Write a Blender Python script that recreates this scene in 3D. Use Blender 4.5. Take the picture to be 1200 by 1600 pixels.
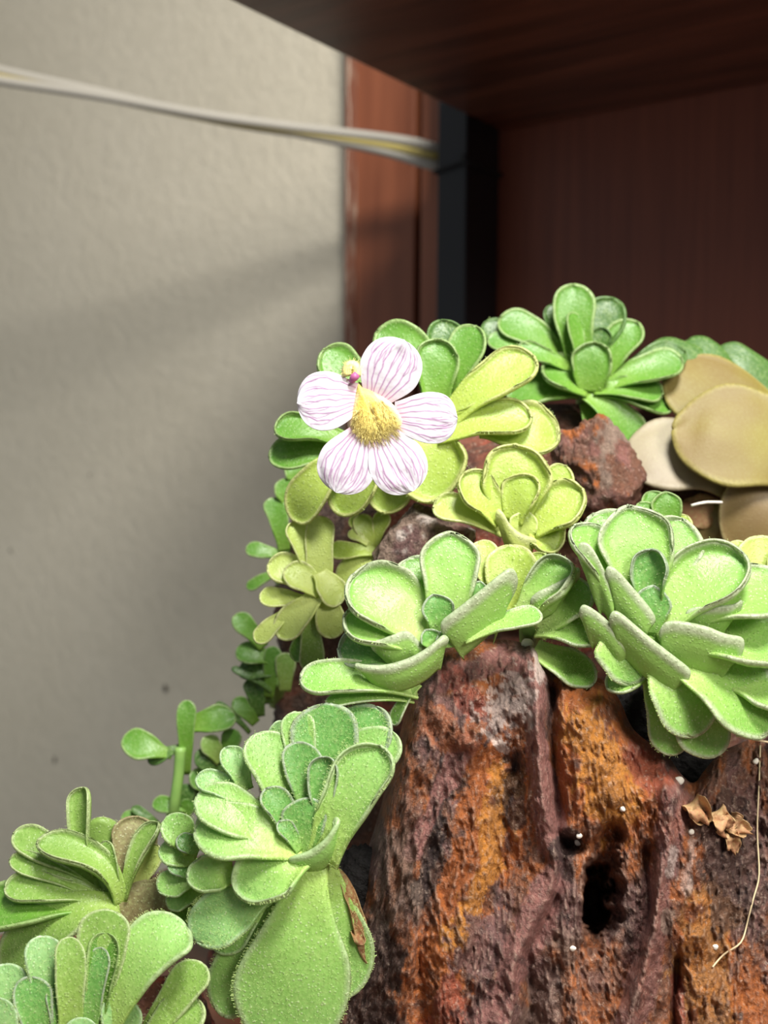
import bpy, math, random
import numpy as np
from mathutils import Vector, Matrix

for o in list(bpy.data.objects):
    bpy.data.objects.remove(o, do_unlink=True)
scene = bpy.context.scene
COL = scene.collection
random.seed(7)
RNG = np.random.default_rng(11)

# ------------------------------------------------------------------ camera
F = 1740.0                       # focal length in pixels of the 1200x1600 frame
YAW, PITCH, ROLL = math.radians(35.6), math.radians(-3.0), math.radians(0.5)
CAM = np.array([0.0, 0.0, 0.125])
fw = np.array([-math.sin(YAW) * math.cos(PITCH), math.cos(YAW) * math.cos(PITCH), math.sin(PITCH)])
rt = np.array([math.cos(YAW), math.sin(YAW), 0.0])
up = np.cross(rt, fw)
rt, up = rt * math.cos(ROLL) + up * math.sin(ROLL), up * math.cos(ROLL) - rt * math.sin(ROLL)
cd = bpy.data.cameras.new('camera')
cam = bpy.data.objects.new('camera', cd)
COL.objects.link(cam)
m = Matrix.Identity(4)
for i in range(3):
    m[i][0], m[i][1], m[i][2], m[i][3] = rt[i], up[i], -fw[i], CAM[i]
cam.matrix_world = m
cd.sensor_fit = 'VERTICAL'
cd.sensor_height = 36.0
cd.lens = F / 1600.0 * 36.0
cd.clip_start = 0.005
cd.dof.use_dof = True
cd.dof.focus_distance = 0.187
cd.dof.aperture_fstop = 20.0
scene.camera = cam

# ------------------------------------------------------------------ world, lights, exposure
w = bpy.data.worlds.new('world')
scene.world = w
w.use_nodes = True
w.node_tree.nodes['Background'].inputs[0].default_value = (0.90, 0.95, 1.0, 1)
w.node_tree.nodes['Background'].inputs[1].default_value = 0.28
scene.view_settings.view_transform = 'Standard'
scene.view_settings.look = 'None'
scene.view_settings.gamma = 1.0
scene.view_settings.use_curve_mapping = False
scene.view_settings.exposure = 0.0


def area_light(name, loc, target, size, power, col):
    ld = bpy.data.lights.new(name, 'AREA')
    ld.shape = 'DISK'
    ld.size = size
    ld.energy = power
    ld.color = col
    o = bpy.data.objects.new(name, ld)
    COL.objects.link(o)
    o.location = loc
    d = Vector(target) - Vector(loc)
    o.rotation_euler = d.to_track_quat('-Z', 'Y').to_euler()
    return o


def CP(x, y, z):
    """metres right, up and ahead of the camera (level frame) -> world"""
    h = np.array([-math.sin(YAW), math.cos(YAW), 0.0])
    r = np.array([math.cos(YAW), math.sin(YAW), 0.0])
    return CAM + r * x + h * z + np.array([0, 0, y])


area_light('grow_lamp', CP(0.10, 0.42, -0.02), CP(0.0, -0.03, 0.20), 0.15, 4.9, (1.0, 0.98, 0.93))
area_light('room_lamp', CP(0.40, 0.38, -0.44), CP(-0.08, 0.0, 0.40), 0.30, 5.4, (1.0, 0.95, 0.87))


# ------------------------------------------------------------------ helpers
def P(px, py, d):
    px, py, d = np.broadcast_arrays(np.asarray(px, float), np.asarray(py, float), np.asarray(d, float))
    return CAM + d[..., None] * (fw + rt * ((px - 600) / F)[..., None] + up * ((800 - py) / F)[..., None])


def hit(px, py, axis, val):
    r = fw + rt * ((px - 600) / F) + up * ((800 - py) / F)
    t = (val - CAM[axis]) / r[axis]
    return CAM + r * t


def S(r, g, b):
    f = lambda c: (c / 255 / 12.92) if c / 255 <= 0.04045 else ((c / 255 + 0.055) / 1.055) ** 2.4
    return (f(r), f(g), f(b), 1.0)


def tag(o, label=None, cat=None, group=None, kind=None):
    if label: o['label'] = label
    if cat: o['category'] = cat
    if group: o['group'] = group
    if kind: o['kind'] = kind
    return o


def empty(name, loc, parent=None):
    o = bpy.data.objects.new(name, None)
    o.empty_display_size = 0.01
    COL.objects.link(o)
    o.location = loc
    if parent: o.parent = parent
    return o


def mesh_obj(name, verts, faces, mat, parent=None, smooth=True, attrs=None, colattr=None):
    me = bpy.data.meshes.new(name)
    verts = np.asarray(verts, np.float32).reshape(-1, 3)
    if parent is not None:
        verts = verts - np.asarray(world_of(parent), np.float32)
    if isinstance(faces, np.ndarray) and faces.ndim == 2:
        n, k = faces.shape
        me.vertices.add(len(verts)); me.vertices.foreach_set('co', verts.ravel())
        me.loops.add(n * k); me.loops.foreach_set('vertex_index', faces.astype(np.int32).ravel())
        me.polygons.add(n)
        me.polygons.foreach_set('loop_start', np.arange(0, n * k, k, dtype=np.int32))
        me.polygons.foreach_set('loop_total', np.full(n, k, dtype=np.int32))
        me.update(calc_edges=True)
    else:
        me.from_pydata(verts.tolist(), [], [list(map(int, f)) for f in faces])
        me.update()
    me.polygons.foreach_set('use_smooth', np.full(len(me.polygons), smooth))
    for k, a in (attrs or {}).items():
        at = me.attributes.new(k, 'FLOAT', 'POINT')
        at.data.foreach_set('value', np.asarray(a, np.float32).ravel())
    if colattr is not None:
        at = me.color_attributes.new('Col', 'FLOAT_COLOR', 'POINT')
        at.data.foreach_set('color', np.asarray(colattr, np.float32).ravel())
    me.materials.append(mat)
    o = bpy.data.objects.new(name, me)
    COL.objects.link(o)
    if parent is not None: o.parent = parent
    return o


def world_of(o):
    v = np.array(o.location)
    while o.parent:
        o = o.parent
        v = v + np.array(o.location)
    return v


def box(name, lo, hi, mat, parent=None, bev=0.0):
    """box with bevelled edges, as one mesh"""
    import bmesh
    bm = bmesh.new()
    bmesh.ops.create_cube(bm, size=1)
    lo, hi = np.minimum(lo, hi), np.maximum(lo, hi)
    for v in bm.verts:
        v.co = Vector([(lo[i] + hi[i]) / 2 + v.co[i] * (hi[i] - lo[i]) for i in range(3)])
    if bev:
        bmesh.ops.bevel(bm, geom=bm.edges[:], offset=bev, segments=2, affect='EDGES', profile=0.5)
    vs = [v.co[:] for v in bm.verts]
    bm.verts.index_update()
    fs = [[v.index for v in f.verts] for f in bm.faces]
    bm.free()
    return mesh_obj(name, vs, fs, mat, parent, smooth=False)


def tube(name, pts, radii, mat, parent=None, seg=8, flat=1.0, twist=None):
    pts = np.asarray(pts, float)
    n = len(pts)
    radii = np.broadcast_to(np.asarray(radii, float), (n,))
    T = np.gradient(pts, axis=0)
    T /= np.linalg.norm(T, axis=1)[:, None]
    ref = np.array([0.0, 0.0, 1.0]) if abs(T[0][2]) < 0.9 else np.array([1.0, 0.0, 0.0])
    vs = []
    for i in range(n):
        A = ref - T[i] * ref.dot(T[i]); A /= np.linalg.norm(A)
        B = np.cross(T[i], A)
        ref = A
        tw = 0 if twist is None else twist[i]
        for k in range(seg):
            a = 2 * math.pi * k / seg
            c, s = math.cos(a), math.sin(a) * flat
            c, s = c * math.cos(tw) - s * math.sin(tw), c * math.sin(tw) + s * math.cos(tw)
            vs.append(pts[i] + radii[i] * (A * c + B * s))
    fs = [[i * seg + k, i * seg + (k + 1) % seg, (i + 1) * seg + (k + 1) % seg, (i + 1) * seg + k]
          for i in range(n - 1) for k in range(seg)]
    fs.append(list(range(seg))[::-1]); fs.append([(n - 1) * seg + k for k in range(seg)])
    return mesh_obj(name, vs, fs, mat, parent)


def smooth_path(ctrl, n):
    ctrl = np.asarray(ctrl, float)
    k = len(ctrl)
    t = np.linspace(0, k - 1, n)
    i = np.clip(t.astype(int), 0, k - 2)
    f = (t - i)[:, None]
    g = lambda j: ctrl[np.clip(j, 0, k - 1)]
    p0, p1, p2, p3 = g(i - 1), g(i), g(i + 1), g(i + 2)
    return 0.5 * (2 * p1 + (p2 - p0) * f + (2 * p0 - 5 * p1 + 4 * p2 - p3) * f ** 2 + (3 * p1 - p0 - 3 * p2 + p3) * f ** 3)


def sstep(a, b, x):
    t = np.clip((x - a) / (b - a), 0, 1)
    return t * t * (3 - 2 * t)


def vnoise(p, seed=0):
    """value noise, p (...,3) -> [0,1]"""
    p = np.asarray(p, float)
    i = np.floor(p).astype(np.int64)
    f = p - i
    f = f * f * f * (f * (f * 6 - 15) + 10)
    def h(a, b, c):
        n = (a * 73856093) ^ (b * 19349663) ^ (c * 83492791) ^ (seed * 2654435761)
        n = (n ^ (n >> 13)) * 1274126177 & 0x7fffffff
        n = (n ^ (n >> 15)) * 2246822519 & 0x7fffffff
        return ((n >> 8) & 0xffff) / 65535.0
    x, y, z = i[..., 0], i[..., 1], i[..., 2]
    u, v, ww = f[..., 0], f[..., 1], f[..., 2]
    L = lambda a, b, t: a + (b - a) * t
    return L(L(L(h(x, y, z), h(x + 1, y, z), u), L(h(x, y + 1, z), h(x + 1, y + 1, z), u), v),
             L(L(h(x, y, z + 1), h(x + 1, y, z + 1), u), L(h(x, y + 1, z + 1), h(x + 1, y + 1, z + 1), u), v), ww)


def fbm(p, oct=5, seed=0, gain=0.5):
    s, a, t = 0, 1, 0
    p = np.asarray(p, float)
    for k in range(oct):
        s = s + a * vnoise(p, seed + k * 17); t += a
        p = p * 2.03 + 5.3; a *= gain
    return s / t


# ------------------------------------------------------------------ materials
class NT:
    def __init__(self, name):
        self.m = bpy.data.materials.new(name)
        self.m.use_nodes = True
        self.t = self.m.node_tree
        self.b = self.t.nodes['Principled BSDF']
        self.out = self.t.nodes['Material Output']

    def n(self, typ, **kw):
        nd = self.t.nodes.new(typ)
        for k, v in kw.items():
            if k in nd.inputs: nd.inputs[k].default_value = v
            else: setattr(nd, k, v)
        return nd

    def l(self, a, b):
        self.t.links.new(a, b)

    def mix(self, fac, a, b, mode='MIX'):
        nd = self.t.nodes.new('ShaderNodeMixRGB')
        nd.blend_type = mode
        for s, v in zip(nd.inputs, (fac, a, b)):
            if isinstance(v, (int, float, tuple)): s.default_value = v
            else: self.l(v, s)
        return nd.outputs[0]

    def math(self, op, a, b=0.0, clamp=False):
        nd = self.t.nodes.new('ShaderNodeMath')
        nd.operation = op
        nd.use_clamp = clamp
        for s, v in zip(nd.inputs, (a, b)):
            if isinstance(v, (int, float)): s.default_value = v
            else: self.l(v, s)
        return nd.outputs[0]

    def ramp(self, fac, stops):
        nd = self.t.nodes.new('ShaderNodeValToRGB')
        e = nd.color_ramp.elements
        while len(e) < len(stops): e.new(0.5)
        for x, (p, c) in zip(e, stops):
            x.position = p
            x.color = c if isinstance(c, tuple) else (c, c, c, 1)
        self.l(fac, nd.inputs[0])
        return nd.outputs[0]

    def attr(self, name, out='Fac'):
        nd = self.t.nodes.new('ShaderNodeAttribute')
        nd.attribute_name = name
        return nd.outputs[out]

    def noise(self, scale, detail=4, rough=0.5, vec=None, stretch=None, out='Fac'):
        nd = self.t.nodes.new('ShaderNodeTexNoise')
        nd.inputs['Scale'].default_value = scale
        nd.inputs['Detail'].default_value = detail
        nd.inputs['Roughness'].default_value = rough
        if stretch is not None:
            mp = self.t.nodes.new('ShaderNodeMapping')
            mp.inputs['Scale'].default_value = stretch
            self.l(vec if vec is not None else self.pos(), mp.inputs[0])
            self.l(mp.outputs[0], nd.inputs['Vector'])
        else:
            self.l(vec if vec is not None else self.pos(), nd.inputs['Vector'])
        return nd.outputs[out]

    def pos(self):
        return self.t.nodes.new('ShaderNodeNewGeometry').outputs['Position']

    def bump(self, h, strength, dist):
        nd = self.t.nodes.new('ShaderNodeBump')
        nd.inputs['Strength'].default_value = strength
        nd.inputs['Distance'].default_value = dist
        self.l(h, nd.inputs['Height'])
        self.l(nd.outputs[0], self.b.inputs['Normal'])
        return nd.outputs[0]

    def col(self, c):
        if isinstance(c, tuple): self.b.inputs['Base Color'].default_value = c
        else: self.l(c, self.b.inputs['Base Color'])

    def set(self, **kw):
        for k, v in kw.items():
            self.b.inputs[k.replace('_', ' ')].default_value = v


def leaf_mat(name, base, mid, tip, rimc, under, glands=0.35, trans=0.30, rough=0.38, grain=0.22, blush=None):
    t = NT(name)
    al, rim, un = t.attr('along'), t.attr('rim'), t.attr('under')
    c = t.ramp(al, [(0.0, base), (0.45, mid), (1.0, tip)])
    var = t.n('ShaderNodeObjectInfo').outputs['Random']
    c = t.mix(t.math('MULTIPLY', var, 0.35), c, t.mix(0.5, c, mid, 'MULTIPLY'))
    big = t.noise(90, 3)
    c = t.mix(t.ramp(big, [(0.35, 0.0), (0.75, 0.38)]), c, t.mix(1.0, c, (0.72, 0.78, 0.55, 1), 'MULTIPLY'))
    fine = t.noise(1500, 2)
    c = t.mix(t.ramp(fine, [(0.45, 0.0), (0.75, grain)]), c, (0.72, 0.86, 0.36, 1))
    if blush: c = t.mix(t.ramp(t.noise(45, 2), [(0.48, 0.0), (0.68, 0.5)]), c, blush)
    c = t.mix(t.math('MULTIPLY', un, 0.75), c, under)
    # pale rolled margin with mottled grey-purple glands
    sp = t.ramp(t.noise(1100, 3, 0.7), [(0.45, 0.0), (0.62, 1.0)])
    rc = t.mix(t.math('MULTIPLY', sp, 0.55), rimc, t.mix(1.0, rimc, (0.40, 0.38, 0.34, 1), 'MULTIPLY'))
    c = t.mix(t.ramp(rim, [(0.40, 0.0), (0.85, 0.72)]), c, rc)
    vo = t.n('ShaderNodeTexVoronoi'); vo.inputs['Scale'].default_value = 1450
    t.l(t.pos(), vo.inputs['Vector'])
    dot = t.ramp(vo.outputs['Distance'], [(0.14, 1.0), (0.32, 0.0)])
    dm = t.math('MULTIPLY', dot, t.ramp(t.noise(130, 2), [(0.38, 0.1), (0.6, 1.0)]))
    c = t.mix(t.math('MULTIPLY', dm, glands), c, (0.86, 0.93, 0.62, 1))
    t.col(c)
    h = t.math('ADD', t.math('MULTIPLY', dot, 0.7), t.noise(1800, 2))
    bn = t.bump(h, 0.45 if grain > .1 else .15, 0.00018)
    t.set(Roughness=rough, Specular_IOR_Level=0.5)
    tr = t.n('ShaderNodeBsdfTranslucent')
    t.l(c, tr.inputs[0])
    t.l(bn, tr.inputs['Normal'])
    mx = t.n('ShaderNodeMixShader', Fac=trans)
    t.l(t.b.outputs[0], mx.inputs[1]); t.l(tr.outputs[0], mx.inputs[2])
    t.l(mx.outputs[0], t.out.inputs['Surface'])
    return t.m


M = {}
M['bright'] = leaf_mat('leaf_bright_green', S(214, 234, 152), S(172, 214, 112), S(142, 198, 96), S(212, 214, 192), S(160, 200, 104), 0.4)
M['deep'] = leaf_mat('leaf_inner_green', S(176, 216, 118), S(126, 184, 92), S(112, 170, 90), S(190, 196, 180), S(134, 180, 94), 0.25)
M['fuzzy'] = leaf_mat('leaf_fuzzy_green', S(206, 232, 130), S(168, 212, 112), S(156, 204, 116), S(200, 218, 172), S(150, 196, 104), 0.45)
M['blue'] = leaf_mat('leaf_bluish_green', S(182, 216, 130), S(162, 208, 130), S(156, 202, 134), S(196, 218, 180), S(134, 182, 108), 0.35)
M['lime'] = leaf_mat('leaf_yellow_green', S(204, 220, 108), S(190, 212, 98), S(180, 206, 94), S(226, 228, 158), S(186, 202, 98), 0.15, 0.30)
M['pale'] = leaf_mat('leaf_pale_lime', S(224, 234, 146), S(216, 230, 136), S(204, 222, 122), S(232, 236, 176), S(210, 220, 126), 0.1, 0.32)
M['mid'] = leaf_mat('leaf_mid_green', S(146, 188, 76), S(122, 174, 66), S(104, 160, 60), S(178, 202, 136), S(106, 154, 62), 0.08, grain=.12)
M['dark'] = leaf_mat('leaf_dark_green', S(104, 144, 60), S(90, 134, 56), S(78, 122, 54), S(112, 150, 82), S(76, 118, 50), 0.05)
M['spoon'] = leaf_mat('leaf_spoon_green', S(176, 202, 104), S(156, 192, 94), S(142, 182, 90), S(204, 216, 166), S(144, 176, 88), 0.25)
M['olive'] = leaf_mat('leaf_olive', S(150, 146, 58), S(150, 142, 54), S(140, 118, 58), S(170, 160, 92), S(136, 128, 54), 0.03, 0.16, 0.55, 0.06, S(126, 98, 56))
M['olivegrey'] = leaf_mat('leaf_olive_grey', S(164, 158, 92), S(158, 146, 112), S(168, 154, 130), S(168, 156, 130), S(150, 140, 92), 0.03, 0.16, 0.5, 0.06, S(150, 134, 118))
M['tan'] = leaf_mat('leaf_tan', S(158, 142, 80), S(156, 136, 82), S(148, 124, 78), S(198, 182, 132), S(160, 142, 90), 0.03, 0.18, 0.45, 0.04, S(124, 98, 74))
M['dry'] = leaf_mat('leaf_dry_brown', S(206, 170, 126), S(198, 150, 112), S(178, 124, 90), S(196, 168, 120), S(150, 110, 70), 0.0, 0.15, 0.7)
M['drybrown'] = leaf_mat('leaf_withered', S(150, 124, 70), S(150, 106, 66), S(128, 84, 54), S(180, 150, 104), S(130, 96, 60), 0.0, 0.15, 0.7)
M['brownfuzz'] = leaf_mat('leaf_brown_fuzz', S(140, 128, 84), S(146, 134, 92), S(150, 142, 100), S(150, 140, 100), S(140, 120, 84), 0.3, 0.15, 0.6)

t = NT('gland_hair'); t.col(S(206, 232, 150)); t.set(Roughness=0.25, Specular_IOR_Level=0.6); M['hair'] = t.m
t = NT('stem_green'); c = t.noise(400, 3); t.col(t.mix(c, S(120, 165, 80), S(156, 196, 104))); t.set(Roughness=0.45); M['stem'] = t.m

# wall: matt beige plaster with a fine roller texture and a few marks
t = NT('plaster')
n1 = t.noise(170, 5, 0.6); n2 = t.noise(9, 3); n3 = t.noise(650, 3, 0.6)
c = t.mix(n2, S(196, 187, 166), S(206, 198, 180))
c = t.mix(t.ramp(n1, [(0.35, 0.0), (0.7, 0.25)]), c, S(178, 170, 150))
t.col(c)
t.bump(t.math('ADD', n1, t.math('MULTIPLY', n3, 0.4)), 0.55, 0.0016)
t.set(Roughness=0.85, Specular_IOR_Level=0.2)
M['wall'] = t.m
t = NT('wall_stain'); t.col(S(96, 88, 78)); t.set(Roughness=0.9); M['stain'] = t.m
t = NT('plaster_edge'); t.col(S(214, 206, 190)); t.bump(t.noise(600, 4), 0.5, 0.0008); t.set(Roughness=0.9); M['plaster_edge'] = t.m


def wood(name, dark, light, stretch, rough, bump=0.0004, sc=60):
    t = NT(name)
    g = t.noise(sc, 6, 0.65, stretch=stretch)
    g2 = t.noise(sc * 4, 3, 0.6, stretch=stretch)
    c = t.ramp(g, [(0.3, dark), (0.7, light)])
    c = t.mix(t.ramp(g2, [(0.45, 0.0), (0.65, 0.4)]), c, dark)
    t.col(c)
    t.bump(t.math('ADD', g, g2), 0.3, bump)
    t.set(Roughness=rough)
    return t.m


M['door'] = wood('door_wood', S(108, 58, 42), S(134, 76, 54), (1.0, 1.0, 0.05), 0.5, 0.0002, 240)
M['trim'] = wood('trim_wood', S(120, 66, 42), S(156, 92, 62), (1.0, 1.0, 0.08), 0.42, 0.0002, 120)
M['shelf'] = wood('shelf_wood', S(58, 36, 28), S(124, 76, 56), (0.12, 1.0, 1.0), 0.32, 0.0003, 110)
M['groove'] = wood('groove_wood', S(58, 32, 24), S(80, 44, 30), (1.0, 1.0, 0.1), 0.6)
t = NT('worn_edge'); g = t.noise(400, 4, stretch=(1, 1, 0.2)); t.col(t.ramp(g, [(0.5, S(128, 76, 54)), (0.72, S(176, 146, 124))])); t.set(Roughness=0.7); M['worn'] = t.m
t = NT('black_steel'); t.col(S(20, 21, 25)); t.bump(t.noise(900, 2), 0.15, 0.0002); t.set(Roughness=0.5); M['steel'] = t.m
t = NT('black_string'); t.col(S(16, 16, 18)); t.set(Roughness=0.8); M['string'] = t.m
t = NT('cable_grey'); t.col(S(168, 163, 152)); t.set(Roughness=0.5); M['cable'] = t.m
t = NT('cable_yellow'); t.col(S(176, 160, 92)); t.set(Roughness=0.55); M['cable_y'] = t.m


def rock_mat(name, dark_amt=0.5):
    t = NT(name)
    c = t.attr('Col', 'Color')
    fine = t.noise(900, 6, 0.7)
    mid = t.noise(260, 5, 0.65, stretch=(1, 1, 0.45))
    c = t.mix(t.ramp(mid, [(0.40, 0.0), (0.66, 0.55)]), c, t.mix(1.0, c, (0.34, 0.30, 0.30, 1), 'MULTIPLY'))
    c = t.mix(t.ramp(fine, [(0.50, 0.0), (0.68, dark_amt)]), c, S(38, 28, 26))
    sp = t.noise(1300, 3, 0.6)
    c = t.mix(t.ramp(sp, [(0.58, 0.0), (0.74, 0.5)]), c, S(214, 190, 170))
    pt = t.n('ShaderNodeNewGeometry').outputs['Pointiness']
    c = t.mix(t.ramp(pt, [(0.51, 0.0), (0.60, 0.35)]), c, S(206, 176, 156))
    t.col(c)
    t.bump(t.math('ADD', t.math('MULTIPLY', mid, 1.2), fine), 0.9, 0.0013)
    rr = t.ramp(t.noise(150, 3), [(0.35, 0.34), (0.7, 0.75)])
    t.l(rr, t.b.inputs['Roughness'])
    t.set(Specular_IOR_Level=0.45)
    return t.m


M['rock'] = rock_mat('rusty_rock')
t = NT('shade_black'); t.col(t.mix(t.noise(900, 4), S(9, 7, 6), S(22, 16, 14))); t.bump(t.noise(700, 5), 0.9, 0.0015); t.set(Roughness=0.9); M['shade_fill'] = t.m  # near-black colour standing in for deep shade in the rock gaps
M['soil'] = rock_mat('crumbly_rock', 0.75)
t = NT('white_crumb'); t.col(S(232, 226, 212)); t.bump(t.noise(1500, 3), 0.5, 0.0004); t.set(Roughness=0.7); M['crumb'] = t.m
t = NT('pale_root'); t.col(S(206, 188, 150)); t.set(Roughness=0.6); M['root'] = t.m

# petals: white, veins from a mesh attribute
t = NT('petal')
v, y = t.attr('vein'), t.attr('yellow')
c = t.mix(t.ramp(t.noise(500, 3), [(0.3, 0.0), (0.8, 0.35)]), S(228, 224, 231), S(214, 208, 221))
c = t.mix(t.math('MULTIPLY', v, 0.85), c, S(168, 92, 164))
c = t.mix(y, c, S(232, 176, 190))
t.col(c)
bn = t.bump(t.math('ADD', t.noise(900, 3), t.math('MULTIPLY', v, 0.6)), 0.3, 0.0003)
t.set(Roughness=0.5)
tr = t.n('ShaderNodeBsdfTranslucent'); t.l(c, tr.inputs[0])
mx = t.n('ShaderNodeMixShader', Fac=0.25)
t.l(t.b.outputs[0], mx.inputs[1]); t.l(tr.outputs[0], mx.inputs[2]); t.l(mx.outputs[0], t.out.inputs['Surface'])
M['petal'] = t.m
t = NT('throat'); c = t.attr('Col', 'Color'); t.col(c); t.set(Roughness=0.55); t.bump(t.noise(1800, 3), 0.5, 0.0004); M['throat'] = t.m
t = NT('throat_hair'); t.col(S(248, 232, 146)); t.set(Roughness=0.5); M['thair'] = t.m
t = NT('stigma'); t.col(t.mix(t.noise(1500, 2), S(224, 214, 120), S(240, 236, 176))); t.set(Roughness=0.5); M['stigma'] = t.m
t = NT('spur_purple'); t.col(S(176, 92, 142)); t.set(Roughness=0.5); M['purple'] = t.m

# ------------------------------------------------------------------ the setting
DPOST = 0.42
c0 = P(730, 180, DPOST)                          # front inner corner of the post under the shelf
X0, Y0, ZS = c0
XL = hit(683, 300, 1, Y0)[0]
Y1 = hit(785, 205, 2, ZS)[1]                     # back plane where the shelf meets the door
YT = Y1 + 0.004                                  # face of the trim
YW = Y1 + 0.012                                  # face of the wall
xa = hit(540, 300, 1, YT)[0]
xb = hit(648, 300, 1, YT)[0]
xc = hit(657, 300, 1, YT)[0]

def wall_grid():
    nx, nz = 40, 40
    xs = np.linspace(-2.2, xa + 0.003, nx); zs = np.linspace(-0.6, 1.4, nz)
    X, Z = np.meshgrid(xs, zs, indexing='ij')
    Yw = YW + 0.0008 * (fbm(np.stack([X * 6, Z * 6, Z * 0], -1), 3, 3) - 0.5)
    V = np.stack([X, Yw, Z], -1).reshape(-1, 3)
    i = np.arange(nx * nz).reshape(nx, nz)
    Fc = np.stack([i[:-1, :-1], i[1:, :-1], i[1:, 1:], i[:-1, 1:]], -1).reshape(-1, 4)
    return V, Fc
V, Fc = wall_grid()
wl = mesh_obj('wall_back', V, Fc, M['wall']); tag(wl, kind='structure')
for (x, y, r) in ((85, 1187, 4.5), (258, 1076, 5), (16, 860, 2.5), (140, 742, 2)):
    p = hit(x, y, 1, YW - 0.0006)
    rr = r * 0.55 / F
    vs = [p + np.array([math.cos(a) * rr * (0.7 + 0.5 * random.random()), 0, math.sin(a) * rr * 1.5 * (0.7 + 0.5 * random.random())]) for a in np.linspace(0, 2 * math.pi, 11)[:-1]]
    mesh_obj('stain', vs, [list(range(10))], M['stain'], wl, smooth=False)
# ragged plaster lip beside the trim
zz = np.linspace(-0.3, 0.5, 90)
wob = 0.0011 * (fbm(np.stack([zz * 60, zz * 0, zz * 0], -1), 4, 5) - 0.5) * 4
vs = []; fs = []
for i, z in enumerate(zz):
    vs += [(xa - 0.004, YW - 0.0015, z), (xa + 0.0015 + wob[i], YT - 0.0006, z), (xa + 0.0022 + wob[i], YT + 0.001, z)]
    if i:
        k = 3 * i
        fs += [[k - 3, k - 2, k + 1, k], [k - 2, k - 1, k + 2, k + 1]]
mesh_obj('plaster_lip', vs, fs, M['plaster_edge'], wl)

tr = empty('trim_1', (xa, YT, 0)); tag(tr, 'reddish brown wooden door trim behind the black post', kind='structure')
box('trim_board', (xa, YT, -0.6), (xb, YT + 0.02, 1.4), M['trim'], tr, 0.001)
box('worn_edge', (xa + 0.0001, YT - 0.0004, -0.6), (xa + (xb - xa) * 0.17, YT + 0.001, 1.4), M['worn'], tr)
box('groove', (xb, YT + 0.004, -0.6), (xc, YT + 0.02, 1.4), M['groove'], tr)
box('trim_bead', (xc, YT, -0.6), (xc + 0.016, YT + 0.02, 1.4), M['trim'], tr, 0.001)
dr = box('door_1', (xc + 0.017, Y1 + 0.001, -0.6), (xc + 1.4, Y1 + 0.03, 1.4), M['door'], None, 0.001)
tag(dr, 'dark reddish brown wooden door panel behind the shelf', kind='structure')

# shelf unit: two boards carried by black steel posts
su = empty('shelf_unit', (X0, Y0, 0.0))
tag(su, 'dark wooden shelf board carried by a black steel post', 'shelf')
YF = P(350, 0, 0.3135)[1] - 0.012                # front edge, just above the frame
box('shelf_board', (X0, YF, ZS), (X0 + 0.8, Y1, ZS + 0.018), M['shelf'], su, 0.0008)
box('post', (XL, Y0, -0.55), (X0, Y1 - 0.001, 0.75), M['steel'], su, 0.0008)
box('post', (XL, -0.12, -0.55), (X0, -0.12 + (Y1 - Y0), -0.02), M['steel'], su, 0.0008)
box('lower_board', (X0 - 0.02, -0.14, -0.018), (X0 + 0.8, Y1, 0.0), M['shelf'], su, 0.0008)

# cable: pale grey flat sheath strands with a yellow core, tied to the post
cp = [(-160, 84, .47), (0, 118, .465), (150, 146, .46), (330, 183, .455), (480, 206, .45), (600, 226, .445), (672, 243, .44), (705, 252, .446)]
path = smooth_path(np.array([P(*q) for q in cp]), 70)
ex = path[0] + (path[0] - path[4])[None] * (np.arange(40, 0, -1) * .5)[:, None]
path = np.concatenate([ex, path])
cb = empty('cable', path[0]); tag(cb, 'pale grey and yellow flat twisted cable crossing the beige wall', 'cable')
tw = np.concatenate([np.linspace(-1.5, 0.3, 41)[:-1], np.linspace(0.3, 3.6, 70)])
upv = np.array([0, 0, 1.0]); bk = np.array([0, 1.0, 0])
for (a0, r, mk, nm) in ((0.0, 0.0021, 'cable', 'strand'), (math.pi, 0.0021, 'cable', 'strand'), (0.5 * math.pi, 0.0016, 'cable_y', 'core')):
    rad = np.interp(np.arange(-40, 70), [0, 25, 38, 55, 69], [0.0034, 0.0027, 0.0016, 0.0034, 0.0036])
    if nm == 'core': rad = rad * 0.35
    pp = path + (np.cos(tw + a0) * rad)[:, None] * upv + (np.sin(tw + a0) * rad * 0.6)[:, None] * bk
    tube(nm, pp, r, M[mk], cb, 10)
zt = hit(705, 265, 1, Y0)[2]
ts = empty('tie_string', (X0, Y0, zt)); tag(ts, 'black string tied around the steel post', 'string')
lp = []
e = 0.0007
for (x, y) in ((XL - e, Y0 - e), (X0 + e, Y0 - e), (X0 + e, Y1 - 0.001 + e), (XL - e, Y1 - 0.001 + e), (XL - e, Y0 - e)):
    lp.append((x, y, zt + (0.002 if x > XL else 0)))
dn = []
for a, b in zip(lp[:-1], lp[1:]):
    for k in range(6): dn.append(np.array(a) + (np.array(b) - np.array(a)) * k / 6)
dn.append(np.array(lp[-1]))
tube('loop', dn, 0.0009, M['string'], ts, 6)
tube('knot', smooth_path([(X0 - 0.001, Y0 - 0.0015, zt + 0.0035), (X0 + 0.001, Y0 - 0.0025, zt + 0.0025), (X0 + 0.001, Y0 - 0.0015, zt + 0.0005)], 9), 0.0013, M['string'], ts, 6)

# ------------------------------------------------------------------ rocks
PAL = {k: np.array(S(*c)[:3]) for k, c in dict(
    rust=(184, 104, 46), ochre=(204, 138, 54), dark=(78, 56, 48), mauve=(158, 108, 100), red=(164, 84, 64), pale=(226, 210, 200),
    black=(46, 37, 37), grey=(156, 132, 116), purple=(122, 88, 84), brown=(130, 88, 68), soil=(108, 84, 70)).items()}


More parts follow.
